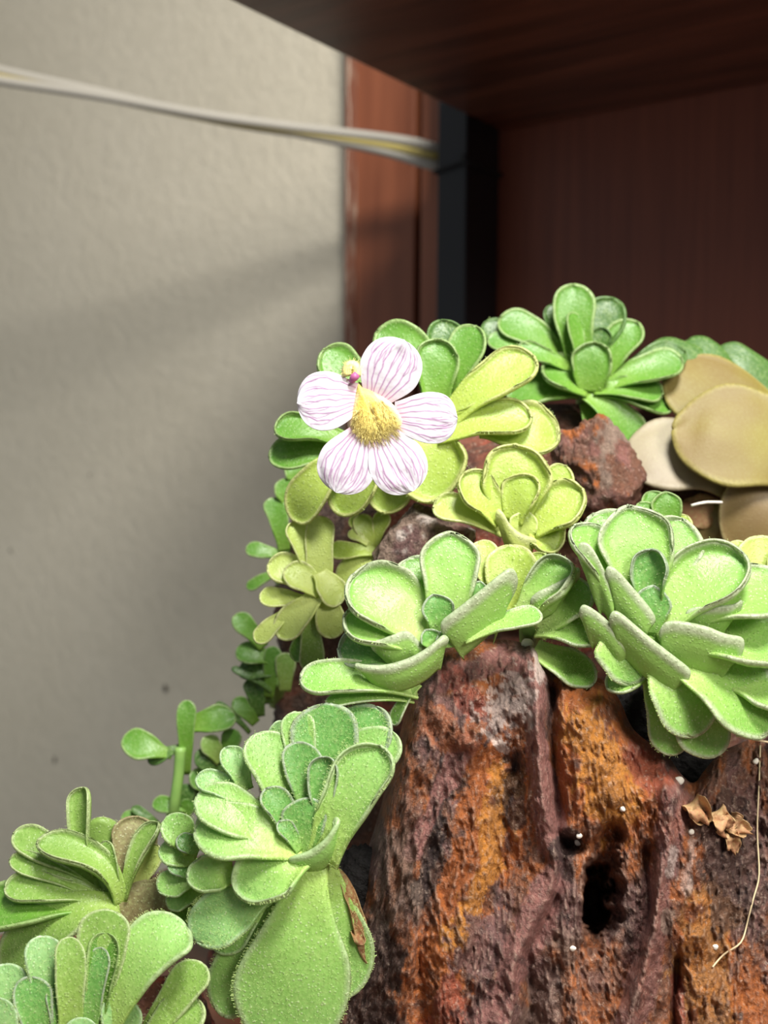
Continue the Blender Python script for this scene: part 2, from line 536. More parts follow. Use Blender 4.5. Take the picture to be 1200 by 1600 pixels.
def seg_dist(x, y, poly):
    d = np.full(x.shape, 1e9)
    for (ax, ay), (bx, by) in zip(poly[:-1], poly[1:]):
        vx, vy = bx - ax, by - ay
        t = np.clip(((x - ax) * vx + (y - ay) * vy) / (vx * vx + vy * vy + 1e-9), 0, 1)
        d = np.minimum(d, np.hypot(x - ax - t * vx, y - ay - t * vy))
    return d


def px_world(x, y, z, D):
    """modelling coordinates in pixels at distance D (z towards the viewer) -> world"""
    return P(x, y, D - np.asarray(z) * D / F)


def front_rock():
    D = 0.188
    xs = np.linspace(500, 1380, 420)
    tx = np.array([480, 520, 545, 585, 618, 640, 655, 690, 720, 760, 800, 835, 858, 900, 945, 968, 985, 1010, 1040, 1060, 1084, 1106, 1130, 1160, 1200, 1290, 1400])
    ty = np.array([1640, 1500, 1410, 1300, 1170, 1090, 1045, 1014, 1004, 998, 1000, 1010, 1038, 1050, 1062, 1090, 1136, 1158, 1172, 1206, 1228, 1196, 1172, 1160, 1140, 1180, 1330])
    top = np.interp(xs, tx, ty)
    k = np.ones(9) / 9
    top = np.convolve(np.pad(top, 4, 'edge'), k, 'valid')
    tt = np.linspace(0, 1, 330) ** 1.0
    X = np.repeat(xs[:, None], len(tt), 1)
    Yp = top[:, None] + (1900 - top[:, None]) * tt[None, :]
    dt = Yp - top[:, None]
    q = np.stack([X / 100, Yp / 260, X * 0], -1)
    warp = (fbm(q * 1.6, 3, 2) - 0.5) * 40
    xw = X + warp
    z = 10 + (Yp - 1000) * 0.05
    z -= 110 * np.exp(-dt / 38)
    z -= 150 * sstep(690, 500, X) ** 1.3
    z -= 60 * sstep(1150, 1380, X)
    def ridge(poly, wd, h, p=1.0):
        d = seg_dist(xw, Yp, poly) / wd
        return 1.3 * h * (0.35 * np.exp(-d ** 2) + 0.65 * np.exp(-np.sqrt(d * d + .02) * 1.25 + .14))
    z += ridge([(828, 1020), (838, 1150), (852, 1250), (872, 1345), (850, 1420), (818, 1490), (790, 1600)], 24, 40)
    z -= ridge([(866, 1080), (868, 1180), (872, 1300), (888, 1320)], 13, 55)
    z -= ridge([(882, 1345), (868, 1400), (835, 1480), (825, 1620)], 13, 42)
    z += ridge([(745, 1145), (695, 1250), (660, 1400), (640, 1520)], 22, 26)
    z -= ridge([(722, 1180), (690, 1270), (668, 1400), (655, 1600)], 20, 30)
    z += ridge([(752, 1160), (740, 1080), (745, 1020)], 45, 18)
    z -= ridge([(790, 1190), (800, 1330), (780, 1420)], 26, 24)
    z += ridge([(740, 1250), (730, 1400), (690, 1560)], 34, 16)
    z += ridge([(925, 1120), (960, 1240), (1010, 1250)], 55, 26)
    z += ridge([(1000, 1165), (1035, 1175), (1045, 1230)], 20, 28)
    z += ridge([(1065, 1240), (1030, 1380), (1005, 1500), (985, 1640)], 26, 42)
    z -= ridge([(1012, 1330), (1002, 1440), (975, 1560)], 12, 36)
    z += ridge([(1120, 1180), (1100, 1330), (1060, 1450)], 30, 22)
    z -= ridge([(1180, 1180), (1170, 1350), (1120, 1500)], 30, 26)
    z -= ridge([(1060, 1500), (1046, 1560), (1040, 1640)], 7, 40)
    z += ridge([(890, 1400), (880, 1500), (900, 1620)], 26, 22)
    z += ridge([(690, 1130), (640, 1230), (600, 1380)], 30, 14)
    # the deep hole and the black clefts under the leaves
    wx = X + warp * .3 + (fbm(np.stack([X / 22, Yp / 22, X * 0 + 8], -1), 4, 101) - .5) * 34
    wy = Yp + (fbm(np.stack([X / 26, Yp / 26, X * 0 + 2], -1), 4, 103) - .5) * 60
    z -= 80 * np.exp(-(np.hypot((wx - 940 - (1390 - Yp) * 0.12) / 28, (wy - 1390) / 94)) ** 6)
    z -= 250 * np.exp(-(np.hypot((wx - 930 - (1410 - Yp) * 0.10) / 20, (wy - 1408) / 48)) ** 6)
    z -= 34 * np.exp(-(np.hypot((xw - 893) / 24, (Yp - 1322) / 14)) ** 4)
    # broken facets and grain
    n1 = fbm(np.stack([xw / 70, Yp / 150, X * 0 + 3.1], -1), 5, 21, 0.55)
    n2 = np.abs(fbm(np.stack([xw / 26, Yp / 60, X * 0 + 7.7], -1), 4, 33, 0.55) - 0.5)
    n3 = fbm(np.stack([xw / 8, Yp / 24, X * 0 + 1.7], -1), 3, 44, 0.6)
    n4 = np.abs(fbm(np.stack([xw / 16, Yp / 50, X * 0 + 2.7], -1), 4, 71, 0.6) - 0.5)
    n5 = fbm(np.stack([X / 4.5, Yp / 5.5, X * 0 + 4.7], -1), 2, 81, 0.6)
    calm = np.exp(-(np.minimum(seg_dist(xw, Yp, [(828, 1020), (838, 1150), (852, 1250), (872, 1345), (850, 1420), (815, 1500)]), seg_dist(xw, Yp, [(1062, 1250), (1030, 1390), (1005, 1500), (985, 1640)])) / 24) ** 2)
    n2, n4 = n2 * (1 - .7 * calm), n4 * (1 - .8 * calm)
    z += (n1 - 0.5) * 52 - n2 * 40 + (n3 - 0.5) * 13 - n4 * 26 + (n5 - .5) * 4
    zz = np.round(n1 * 9) / 9
    z += (zz - n1) * 26
    # colour
    g1 = fbm(np.stack([xw / 42, Yp / 95, X * 0 + 11], -1), 5, 55, 0.6)
    g2 = fbm(np.stack([xw / 20, Yp / 34, X * 0 + 19], -1), 5, 66, 0.65)
    C = PAL['brown'][None, None] * np.ones(X.shape + (3,))
    def lay(mask, key, s=1.0):
        nonlocal C
        mk = np.clip(mask * s, 0, 1)[..., None]
        C = C * (1 - mk) + PAL[key] * mk
    lay(sstep(0.46, 0.62, g1), 'purple', 0.8)
    lay(sstep(0.54, 0.40, g1) * sstep(0.42, 0.58, g2), 'rust', 0.8)
    def zone(poly, wd, key, s=1.0, thr=0.5, nz=None):
        nz = g2 if nz is None else nz
        d = seg_dist(xw, Yp, poly) / wd
        lay(sstep(0.12, -0.12, d - 1 + (nz - 0.5) * 2.6 * thr * 2), key, s)
    zone([(770, 1190), (760, 1330), (720, 1450), (690, 1560)], 46, 'rust', 0.9)
    zone([(790, 1220), (770, 1360), (715, 1470)], 22, 'ochre', 0.75)
    zone([(930, 1110), (930, 1230), (1000, 1250)], 62, 'rust', 0.9)
    zone([(930, 1140), (960, 1260)], 40, 'ochre', 0.75)
    zone([(1010, 1180), (1040, 1230)], 30, 'red', 0.8)
    zone([(1110, 1430), (1090, 1520), (1130, 1600)], 42, 'ochre', 0.5)
    zone([(1180, 1560), (1200, 1620)], 40, 'rust', 0.8)
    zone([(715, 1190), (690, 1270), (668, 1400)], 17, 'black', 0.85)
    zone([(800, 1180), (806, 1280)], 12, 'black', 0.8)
    zone([(600, 1480), (570, 1600)], 40, 'dark', 0.9)
    zone([(760, 1460), (740, 1500)], 34, 'purple', 0.9)
    zone([(1140, 1280), (1150, 1420)], 36, 'dark', 0.75)
    zone([(735, 1160), (690, 1250), (655, 1330)], 15, 'mauve', 0.9, 0.25)
    zone([(700, 1060), (780, 1030), (830, 1060), (838, 1150), (852, 1250), (872, 1345), (850, 1420), (815, 1500), (770, 1590)], 21, 'mauve', 0.95, 0.25)
    zone([(1062, 1250), (1030, 1390), (1005, 1500), (985, 1640)], 24, 'mauve', 0.75, 0.3)
    zone([(720, 1060), (740, 1110)], 20, 'red', 0.7)
    zone([(700, 1560), (720, 1640)], 32, 'red', 0.8)
    zone([(1053, 1530), (1052, 1640)], 10, 'red', 0.8, 0.2)
    zone([(640, 1140), (690, 1140), (740, 1150)], 30, 'rust', 0.5)
    zone([(800, 1080), (778, 1120)], 26, 'pale', 0.55, 0.9, fbm(np.stack([X / 9, Yp / 9, X * 0], -1), 4, 91))
    zone([(828, 1008), (838, 1050)], 11, 'pale', 0.6, 0.8)
    zone([(760, 1145), (785, 1172)], 5, 'pale', 0.7)
    zone([(1058, 1330), (1050, 1365)], 7, 'pale', 0.6)
    zone([(1088, 1320), (1070, 1390)], 10, 'pale', 0.4)
    zone([(1045, 1430), (1043, 1450)], 9, 'grey', 0.8)
    zone([(885, 1480), (830, 1600)], 24, 'grey', 0.35)
    zone([(610, 1330), (620, 1420)], 34, 'grey', 0.45)
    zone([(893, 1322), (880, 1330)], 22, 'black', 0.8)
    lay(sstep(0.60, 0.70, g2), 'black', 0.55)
    # padding: the top runs back under the plants, the sides close behind
    nb = 14
    Xb = np.repeat(X[:, :1], nb, 1); Yb = np.repeat(Yp[:, :1], nb, 1); Zb = np.repeat(z[:, :1], nb, 1)
    kk = np.arange(nb, 0, -1)[None, :]
    Zb = Zb - kk * 16 + (fbm(np.stack([Xb / 40, kk * 0.6 + Xb * 0, Xb * 0], -1), 3, 9) - 0.5) * 16
    Yb = 710 + (Yb - 710) * F / (F - (Zb - z[:, :1])) + kk * (5.0 + 30.0 * np.exp(-((Xb - 1040) / 75) ** 4))
    X2 = np.concatenate([Xb, X], 1); Y2 = np.concatenate([Yb, Yp], 1); Z2 = np.concatenate([Zb, z], 1)
    C2 = np.concatenate([np.repeat(C[:, :1], nb, 1), C], 1)
    Z2 = np.maximum(Z2, -300 + (Z2 + 300) * .02)
    W = px_world(X2, Y2, Z2, D)
    W[..., 2] = np.maximum(W[..., 2], 0.0005)
    nx, ny = X2.shape
    # back sheet
    back = px_world(X2[:, [0, -1]], Y2[:, [0, -1]], np.full((nx, 2), -312.0), D)
    back[..., 2] = np.maximum(back[..., 2], 0.0005)
    W = np.concatenate([back[:, :1], W, back[:, 1:]], 1)
    C2 = np.concatenate([C2[:, :1], C2, C2[:, -1:]], 1)
    ny += 2
    i = np.arange(nx * ny).reshape(nx, ny)
    Fc = np.stack([i[:-1, :-1], i[:-1, 1:], i[1:, 1:], i[1:, :-1]], -1).reshape(-1, 4)
    Fb = np.stack([i[:-1, 0], i[1:, 0], i[1:, -1], i[:-1, -1]], -1)
    Fc = np.concatenate([Fc, Fb])
    Cc = np.concatenate([C2.reshape(-1, 3), np.ones((nx * ny, 1))], 1)
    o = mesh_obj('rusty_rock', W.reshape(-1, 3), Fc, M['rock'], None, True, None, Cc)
    tag(o, 'large craggy rust-brown rock with a dark hole in the foreground', 'rock')
    return o, (X, Yp, z, D)


rock, RF = front_rock()


def rock_z(x, y):
    X, Yp, z, D = RF
    i = int(np.argmin(np.abs(X[:, 0] - x)))
    j = int(np.argmin(np.abs(Yp[i] - y)))
    return float(z[i, j])


def rock_colors(V, keys, seed, sc=60):
    a = fbm(V * sc, 5, seed, 0.6); b = fbm(V * sc * 2.3 + 9, 5, seed + 5, 0.6); c3 = fbm(V * sc * 5 + 3, 4, seed + 8, 0.6)
    C = PAL[keys[0]][None] * np.ones((len(V), 3))
    for k, mk in ((1, sstep(0.45, 0.6, a)), (2, sstep(0.5, 0.62, b)), (3, sstep(0.56, 0.68, c3))):
        if k < len(keys):
            C = C * (1 - mk[:, None]) + PAL[keys[k]] * mk[:, None]
    return np.concatenate([C, np.ones((len(V), 1))], 1)


def lump(name, cx, cy, D, rx, ry, rz, keys, mat, seed, rough=0.16, res=70, boxy=2.6, tilt=0.0):
    """a broken, closed stone: superellipsoid with cleaved facets; sizes in pixels at distance D"""
    th = np.linspace(0, math.pi, res)[:, None]
    ph = np.linspace(0, 2 * math.pi, res * 2, endpoint=False)[None, :]
    d = np.stack([np.sin(th) * np.cos(ph), np.cos(th) + 0 * ph, np.sin(th) * np.sin(ph)], -1)
    r = (np.abs(d) ** boxy).sum(-1) ** (-1 / boxy)
    rr = np.random.default_rng(seed)
    for k in range(9):
        nv = rr.normal(size=3); nv /= np.linalg.norm(nv)
        s = (d * nv).sum(-1)
        lim = 0.72 + 0.25 * rr.random()
        r = np.where(s * r > lim, lim / np.maximum(s, 1e-3), r)
    r = r * (1 + rough * 2 * (fbm(d * 2.2 + seed, 5, seed, 0.55) - 0.5) + rough * 0.5 * (fbm(d * 9 + seed, 4, seed + 3, 0.6) - 0.5))
    p = d * r[..., None] * np.array([rx, ry, rz])
    c, s = math.cos(tilt), math.sin(tilt)
    x, y = p[..., 0] * c - p[..., 1] * s, p[..., 0] * s + p[..., 1] * c
    u = D / F
    V = P(cx, cy, D) + u * (x[..., None] * rt + y[..., None] * up - p[..., 2][..., None] * -fw * -1)
    V = V.reshape(-1, 3)
    V[:, 2] = np.maximum(V[:, 2], 0.0005)
    n, mm = res, res * 2
    i = np.arange(n * mm).reshape(n, mm)
    j = np.roll(i, -1, 1)
    Fc = np.stack([i[:-1], i[1:], j[1:], j[:-1]], -1).reshape(-1, 4)
    return mesh_obj(name, V, Fc, mat, None, True, None, rock_colors(V, keys, seed))


def mound():
    D = 0.268
    ys = np.array([640, 680, 740, 830, 940, 1040, 1150, 1300, 1500, 1700])
    xl = np.array([700, 610, 515, 442, 432, 440, 420, 380, 330, 300])
    xr = np.array([1010, 1080, 1130, 1180, 1230, 1270, 1300, 1320, 1330, 1340])
    n, mm = 150, 220
    yy = np.linspace(640, 1560, n)
    L, R = np.interp(yy, ys, xl), np.interp(yy, ys, xr)
    bz = np.interp(yy, [640, 700, 800, 900, 990], [90, 150, 190, 180, 55])
    a = np.linspace(0, 2 * math.pi, mm, endpoint=False)
    ca, sa = np.cos(a), np.sin(a)
    e = 0.75
    ca, sa = np.sign(ca) * np.abs(ca) ** e, np.sign(sa) * np.abs(sa) ** e
    x = (L + R)[:, None] / 2 + (R - L)[:, None] / 2 * ca[None]
    z = bz[:, None] * sa[None]
    y = yy[:, None] + 0 * x
    u = D / F
    base = P(600, 800, D)
    V = base + u * ((x - 600)[..., None] * rt + (800 - y)[..., None] * up - z[..., None] * fw)
    nz = fbm(V * 70, 5, 8, 0.55) - 0.5
    out = (x - (L + R)[:, None] / 2)[..., None] * rt - z[..., None] * fw
    out = out / (np.linalg.norm(out, axis=-1, keepdims=True) + 1e-9)
    V = V + out * (nz * 0.012)[..., None]
    V = V.reshape(-1, 3)
    V[:, 2] = np.maximum(V[:, 2], 0.0005)
    i = np.arange(n * mm).reshape(n, mm); j = np.roll(i, -1, 1)
    Fc = np.stack([i[:-1], i[1:], j[1:], j[:-1]], -1).reshape(-1, 4).tolist()
    Fc.append(i[0].tolist()[::-1]); Fc.append(i[-1].tolist())
    o = mesh_obj('mossy_rock', V, Fc, M['soil'], None, True, None, rock_colors(V, ['brown', 'red', 'dark', 'soil'], 4))
    tag(o, 'dark reddish rock mass behind, carrying the back rosettes', 'rock')


mound()
tag(lump('stone', 664, 858, 0.217, 80, 74, 50, ['grey', 'mauve', 'purple', 'pale'], M['soil'], 5, 0.2), 'rough grey-brown stone below the white flower', 'stone')
tag(lump('stone', 938, 742, 0.232, 66, 88, 60, ['brown', 'mauve', 'grey', 'rust'], M['rock'], 13, 0.22, tilt=0.45), 'reddish angular stone under the back green rosette', 'stone')
tag(lump('stone', 170, 1700, 0.205, 240, 210, 110, ['brown', 'dark', 'red'], M['soil'], 23, 0.14), 'brown stone under the lower left rosettes', 'stone')

tag(lump('shade_lump', 1035, 1165, 0.211, 115, 115, 50, ['dark', 'black'], M['shade_fill'], 41, 0.2), 'added black shade lump in the cleft below the large right rosette', 'shade_fill')  # lumps added to blacken two gaps like deep shade
tag(lump('shade_lump', 560, 1420, 0.203, 55, 100, 40, ['dark', 'black'], M['shade_fill'], 43, 0.2), 'added black shade lump in the gap between fuzzy rosette and rock', 'shade_fill')

# ------------------------------------------------------------------ leaves
VV = np.array([-1, -.975, -.94, -.89, -.82, -.72, -.55, -.3, 0, .3, .55, .72, .82, .89, .94, .975, 1.0])
UU = np.concatenate([np.linspace(0, 0.72, 15), np.array([.77, .82, .86, .895, .925, .95, .968, .982, .992, .9975, .9997])])


def centreline(pts, bend, N):
    a = np.array([[p[0], -p[1], p[2] if len(p) > 2 else 0.0] for p in pts], float)
    if len(a) == 2:
        L = np.linalg.norm(a[1] - a[0])
        mid = (a[0] + a[1]) / 2 + N * bend * L
    else:
        mid = a[1]
    b, e = a[0], a[-1]
    c = 2 * mid - (b + e) / 2
    return b, c, e


def leaf(root, D, pts, w, n=(0, .5, .85), mat='bright', base=.55, pt=1.0, rim=.5, cup=.12, bend=.08, th=None, hairs=0, hl=7, name='leaf', um=None, wav=.045, rw=None, pw=1.0):
    N0 = np.array(n, float); N0 /= np.linalg.norm(N0)
    b, c, e = centreline(pts, bend, N0)
    u = UU[:, None]
    Cn = (1 - u) ** 2 * b + 2 * u * (1 - u) * c + u * u * e
    T = 2 * (1 - u) * (c - b) + 2 * u * (e - c)
    T /= np.linalg.norm(T, axis=1)[:, None]
    Nn = N0 - T * (T @ N0)[:, None]
    ln = np.linalg.norm(Nn, axis=1)[:, None]
    Nn = Nn / np.maximum(ln, 1e-6)
    Sd = np.cross(T, Nn)
    L = np.linalg.norm(np.diff(Cn, axis=0), axis=1).sum()
    w = w * 1.12
    hw = w / 2
    if um is None: um = 1 - min(.62, max(.2, 0.5 * w / L * 1.0))
    def hf(x):
        lo = base + (1 - base) * sstep(0, um, x) ** pw
        s = np.clip((x - um) / (1 - um), 0, 1)
        hi = np.maximum(1 - s ** 2, 0) ** (0.5 * pt)
        return hw * np.where(x < um, lo, hi)
    h = hf(UU)
    dh = (hf(np.minimum(UU + 1e-4, 1)) - hf(np.maximum(UU - 1e-4, 0))) / (2e-4 * L)
    cs = 1 / np.sqrt(1 + dh ** 2)
    v = VV[None, :]
    de = h[:, None] * (1 - np.abs(v)) * cs[:, None]
    if th is None: th = min(9.0, max(4.0, w * 0.085))
    if rw is None: rw = max(4.0, w * 0.13)
    r = np.clip(1 - de / rw, 0, 1)
    seed = random.random() * 100
    wv = (fbm(np.stack([UU[:, None] * 3 + 0 * v, v * 1.6 + 0 * u, 0 * u * v + seed], -1), 3, 3) - .5) * 2 * w * wav * np.minimum(1, UU[:, None] * 2)
    z = cup * h[:, None] * v ** 2 * 1.0 + wv
    rh = rim * rw * 1.25 * (.35 + .65 * sstep(.1, .5, UU))[:, None]
    z = z + rh * r ** 1.6
    inn = rh * .45 * r ** 3
    lat = np.sign(v) * cs[:, None]
    ax = np.clip(-dh * cs, 0, 1)[:, None]
    asy = random.uniform(-.16, .16); crv = random.uniform(-.07, .07); tws = random.uniform(-.12, .12); ph = random.random() * 6
    hm = h[:, None] * (1 + .035 * np.sin(UU[:, None] * 13 + np.sign(v) * 2 + ph) * np.abs(v))
    x = hm * (v + asy * (1 - v ** 2) * np.minimum(1, 2.2 * (1 - UU[:, None]))) - lat * inn + crv * w * np.sin(np.pi * UU[:, None])
    z = z + tws * x * UU[:, None] * .6
    mid = Cn[:, None] + Sd[:, None] * x[..., None] + Nn[:, None] * z[..., None] - T[:, None] * (ax * inn)[..., None]
    pr = np.sqrt(np.maximum(0, 1 - (1 - np.clip(de / (th * .8), 0, 1)) ** 2)) * .42 + .08
    # surface normals on the mid sheet, so the thickness follows the roll
    du = np.gradient(mid, axis=0); dv = np.gradient(mid, axis=1)
    nn = np.cross(du, dv); nl = np.linalg.norm(nn, axis=-1, keepdims=True)
    nn = np.where(nl > 1e-6, nn / np.maximum(nl, 1e-9), Nn[:, None])
    sg = np.sign((nn * Nn[:, None]).sum(-1, keepdims=True)); nn = nn * np.where(sg == 0, 1, sg)
    tp = mid + nn * (pr * th)[..., None]
    bt = mid - nn * (pr * th)[..., None]
    nu, nv = de.shape
    ring = np.concatenate([tp, bt[:, ::-1]], 1)
    W = px_world(ring[..., 0], -ring[..., 1], ring[..., 2], D).reshape(-1, 3)
    k = 2 * nv
    i = np.arange(nu * k).reshape(nu, k); j = np.roll(i, -1, 1)
    Fc = np.stack([i[:-1], j[:-1], j[1:], i[1:]], -1).reshape(-1, 4)
    caps = []
    for row, fl in ((0, True), (nu - 1, False)):
        for q in range(nv - 1):
            f = [i[row, q], i[row, q + 1], i[row, k - 2 - q], i[row, k - 1 - q]]
            caps.append(f if not fl else f[::-1])
    Fc = np.concatenate([Fc, np.array(caps)])
    rf = r * sstep(.12, .55, UU)[:, None]
    rimv = np.concatenate([rf, rf[:, ::-1]], 1)
    al = np.repeat(UU[:, None], k, 1)
    un = np.concatenate([np.zeros_like(r), np.ones_like(r)], 1)
    o = mesh_obj(name, W, Fc, M[mat], root, True, {'rim': rimv, 'along': al, 'under': un})
    if hairs:
        add_hairs(o, tp, nn, h, lat, T, Sd, D, hairs, hl)
    return o


def rleaf(root, D, rim, base, bw=.4, mat='bright', lip=7.0, bulge=10.0, th=4.0, name='leaf', back=26.0):
    """leaf growing towards the viewer and curling up: underside with a fat rolled rim on top.
    rim: points (x, y[, z]) along the margin, base: where the blade comes from"""
    rp_ = np.array([[p[0], -p[1], p[2] if len(p) > 2 else 26.0] for p in rim], float)
    R = smooth_path(rp_, 41)
    for _ in range(2): R[1:-1] = (R[:-2] + 2 * R[1:-1] + R[2:]) / 4
    bp = np.array([base[0], -base[1], base[2] if len(base) > 2 else 8.0])
    mid = R.mean(0)
    ns = len(R)
    s = np.linspace(-1, 1, ns)
    tt = np.linspace(0, 1, 12)
    B = bp + (R - mid) * bw
    out = np.array([0, -.25, 1.0])
    G = R[:, None] * (1 - tt)[None, :, None] + B[:, None] * tt[None, :, None]
    prof = np.sin(np.pi * np.clip(tt * .9 + .1, 0, 1)) * bulge
    G = G + out * (prof[None, :] * (1 - s ** 4)[:, None])[..., None]
    du = np.gradient(G, axis=0); dv = np.gradient(G, axis=1)
    nn = np.cross(du, dv); nn /= np.maximum(np.linalg.norm(nn, axis=-1, keepdims=True), 1e-9)
    nn = nn * np.where(nn[..., 2:3] < 0, -1, 1)
    end = np.sqrt(np.maximum(0.06, 1 - s ** 6))
    half = (th * .5 + lip * .5 * np.exp(-(tt / .16) ** 2))[None, :] * end[:, None]
    outer = G + nn * half[..., None]
    inner = G - nn * half[..., None]
    dr = G[:, 0] - G[:, 1]; dr /= np.maximum(np.linalg.norm(dr, axis=-1, keepdims=True), 1e-9)
    arc = []
    for a in np.linspace(0, math.pi, 8)[1:-1]:
        arc.append(G[:, 0] + nn[:, 0] * (half[:, :1] * math.cos(a)) + dr * (half[:, :1] * math.sin(a)))
    arc = np.stack(arc, 1)
    ring = np.concatenate([outer[:, ::-1], arc, inner], 1)
    k = ring.shape[1]; na = arc.shape[1]
    W = px_world(ring[..., 0], -ring[..., 1], ring[..., 2], D).reshape(-1, 3)
    i = np.arange(ns * k).reshape(ns, k); j = np.roll(i, -1, 1)
    Fc = np.stack([i[:-1], i[1:], j[1:], j[:-1]], -1).reshape(-1, 4)
    caps = []
    for row in (0, ns - 1):
        for q in range(k // 2 - 1):
            caps.append([i[row, q], i[row, q + 1], i[row, k - 2 - q], i[row, k - 1 - q]])
    Fc = np.concatenate([Fc, np.array(caps)])
    rimv = np.repeat(np.concatenate([np.clip(1.15 - tt[::-1] / .30, 0, 1), np.ones(na), np.clip(1.0 - tt / .25, 0, 1)])[None], ns, 0)
    al = np.repeat(np.concatenate([1 - tt[::-1], np.ones(na), 1 - tt])[None], ns, 0)
    un = np.repeat(np.concatenate([np.ones(12), np.ones(na) * .5, np.zeros(12)])[None], ns, 0)
    return mesh_obj(name, W, Fc, M[mat], root, True, {'rim': rimv, 'along': al, 'under': un})


def add_hairs(o, tp, nn, h, lat, T, Sd, D, count, hl):
    nu, nv = tp.shape[:2]
    pu = np.maximum(h, 0.5) * np.gradient(UU); pu /= pu.sum()
    a = RNG.choice(nu, count, p=pu)
    fr = RNG.random(count); fr[a == nu - 1] = 0
    vq = RNG.random(count) * 2 - 1
    edge = RNG.random(count) < 0.25
    vq[edge] = np.sign(vq[edge]) * 0.985
    vi = np.clip(np.searchsorted(VV, vq) - 1, 0, nv - 2)
    fv = (vq - VV[vi]) / (VV[vi + 1] - VV[vi])
    a2 = np.minimum(a + 1, nu - 1)
    def smp(A):
        p0 = A[a, vi] * (1 - fv)[:, None] + A[a, vi + 1] * fv[:, None]
        p1 = A[a2, vi] * (1 - fv)[:, None] + A[a2, vi + 1] * fv[:, None]
        return p0 * (1 - fr)[:, None] + p1 * fr[:, None]
    p, n = smp(tp), smp(nn)
    out = Sd[a] * np.sign(vq)[:, None] * np.where(edge, 1.2, 0.1)[:, None]
    d = n + out + RNG.normal(size=(count, 3)) * .22
    d /= np.linalg.norm(d, axis=1)[:, None]
    ln = hl * 0.62 * (0.5 + 0.7 * RNG.random(count))[:, None]
    rnd = RNG.normal(size=(count, 3))
    s1 = np.cross(d, rnd); s1 /= np.linalg.norm(s1, axis=1)[:, None]
    s2 = np.cross(d, s1)
    hl = hl
    r0, r1 = 0.24, 0.48
    b = p - d * 0.8
    vs = []
    for (q, rr) in ((b, r0), (p + d * ln * .72, r0 * .7), (p + d * ln, r1)):
        for kx in range(3):
            an = 2 * math.pi * kx / 3
            vs.append(q + rr * (s1 * math.cos(an) + s2 * math.sin(an)))
    vs.append(p + d * (ln + .8))
    A = np.stack(vs, 1)                      # count,10,3
    W = px_world(A[..., 0], -A[..., 1], A[..., 2], D).reshape(-1, 3)
    f = []
    for l in (0, 3):
        for kx in range(3):
            q = (kx + 1) % 3
            f += [[l + kx, l + q, l + 3 + q], [l + kx, l + 3 + q, l + 3 + kx]]
    for kx in range(3): f.append([6 + kx, 6 + (kx + 1) % 3, 9])
    f = np.array(f)[None] + (np.arange(count) * 10)[:, None, None]
    hobj = mesh_obj('gland_hairs', W, f.reshape(-1, 3), M['hair'], o, True)
    tag(hobj, kind='stuff')


GR = 'butterwort rosettes growing over the rocks'


def d_dict(mat, kw):
    k = dict(mat=mat); k.update(kw)
    return k


def plant(label, cx, cy, D, leaves, mat, name='butterwort', hairs=0, hl=7, **dflt):
    root = empty(name, P(cx, cy, D))
    tag(root, label, 'plant', GR)
    for sp in leaves:
        if sp[0] == 'R':
            rleaf(root, D, sp[1], sp[2], **d_dict(mat, sp[3] if len(sp) > 3 else {}))
            continue
        pts, w = sp[0], sp[1]
        kw = dict(mat=mat, hairs=hairs, hl=hl); kw.update(dflt)
        if len(sp) > 2: kw.update(sp[2])
        kw['hairs'] = int(kw['hairs'] * min(1.6, (w / 80.0) * (np.hypot(pts[0][0] - pts[-1][0], pts[0][1] - pts[-1][1]) / 90.0 + .15)))
        leaf(root, D, pts, w, **kw)
    # short stem that anchors the rosette in the rock
    p0 = P(cx, cy + 8, D + 0.006); p1 = P(cx, cy + 46, D + 0.018)
    tube('stem', smooth_path([p0, (p0 + p1) / 2, p1], 7), 0.0022, M['stem'], root, 8)
    return root


d_ = dict
UN = d_(rim=.9, cup=.22, base=.7, wav=.015)           # leaves seen from their underside, rolled rim on top

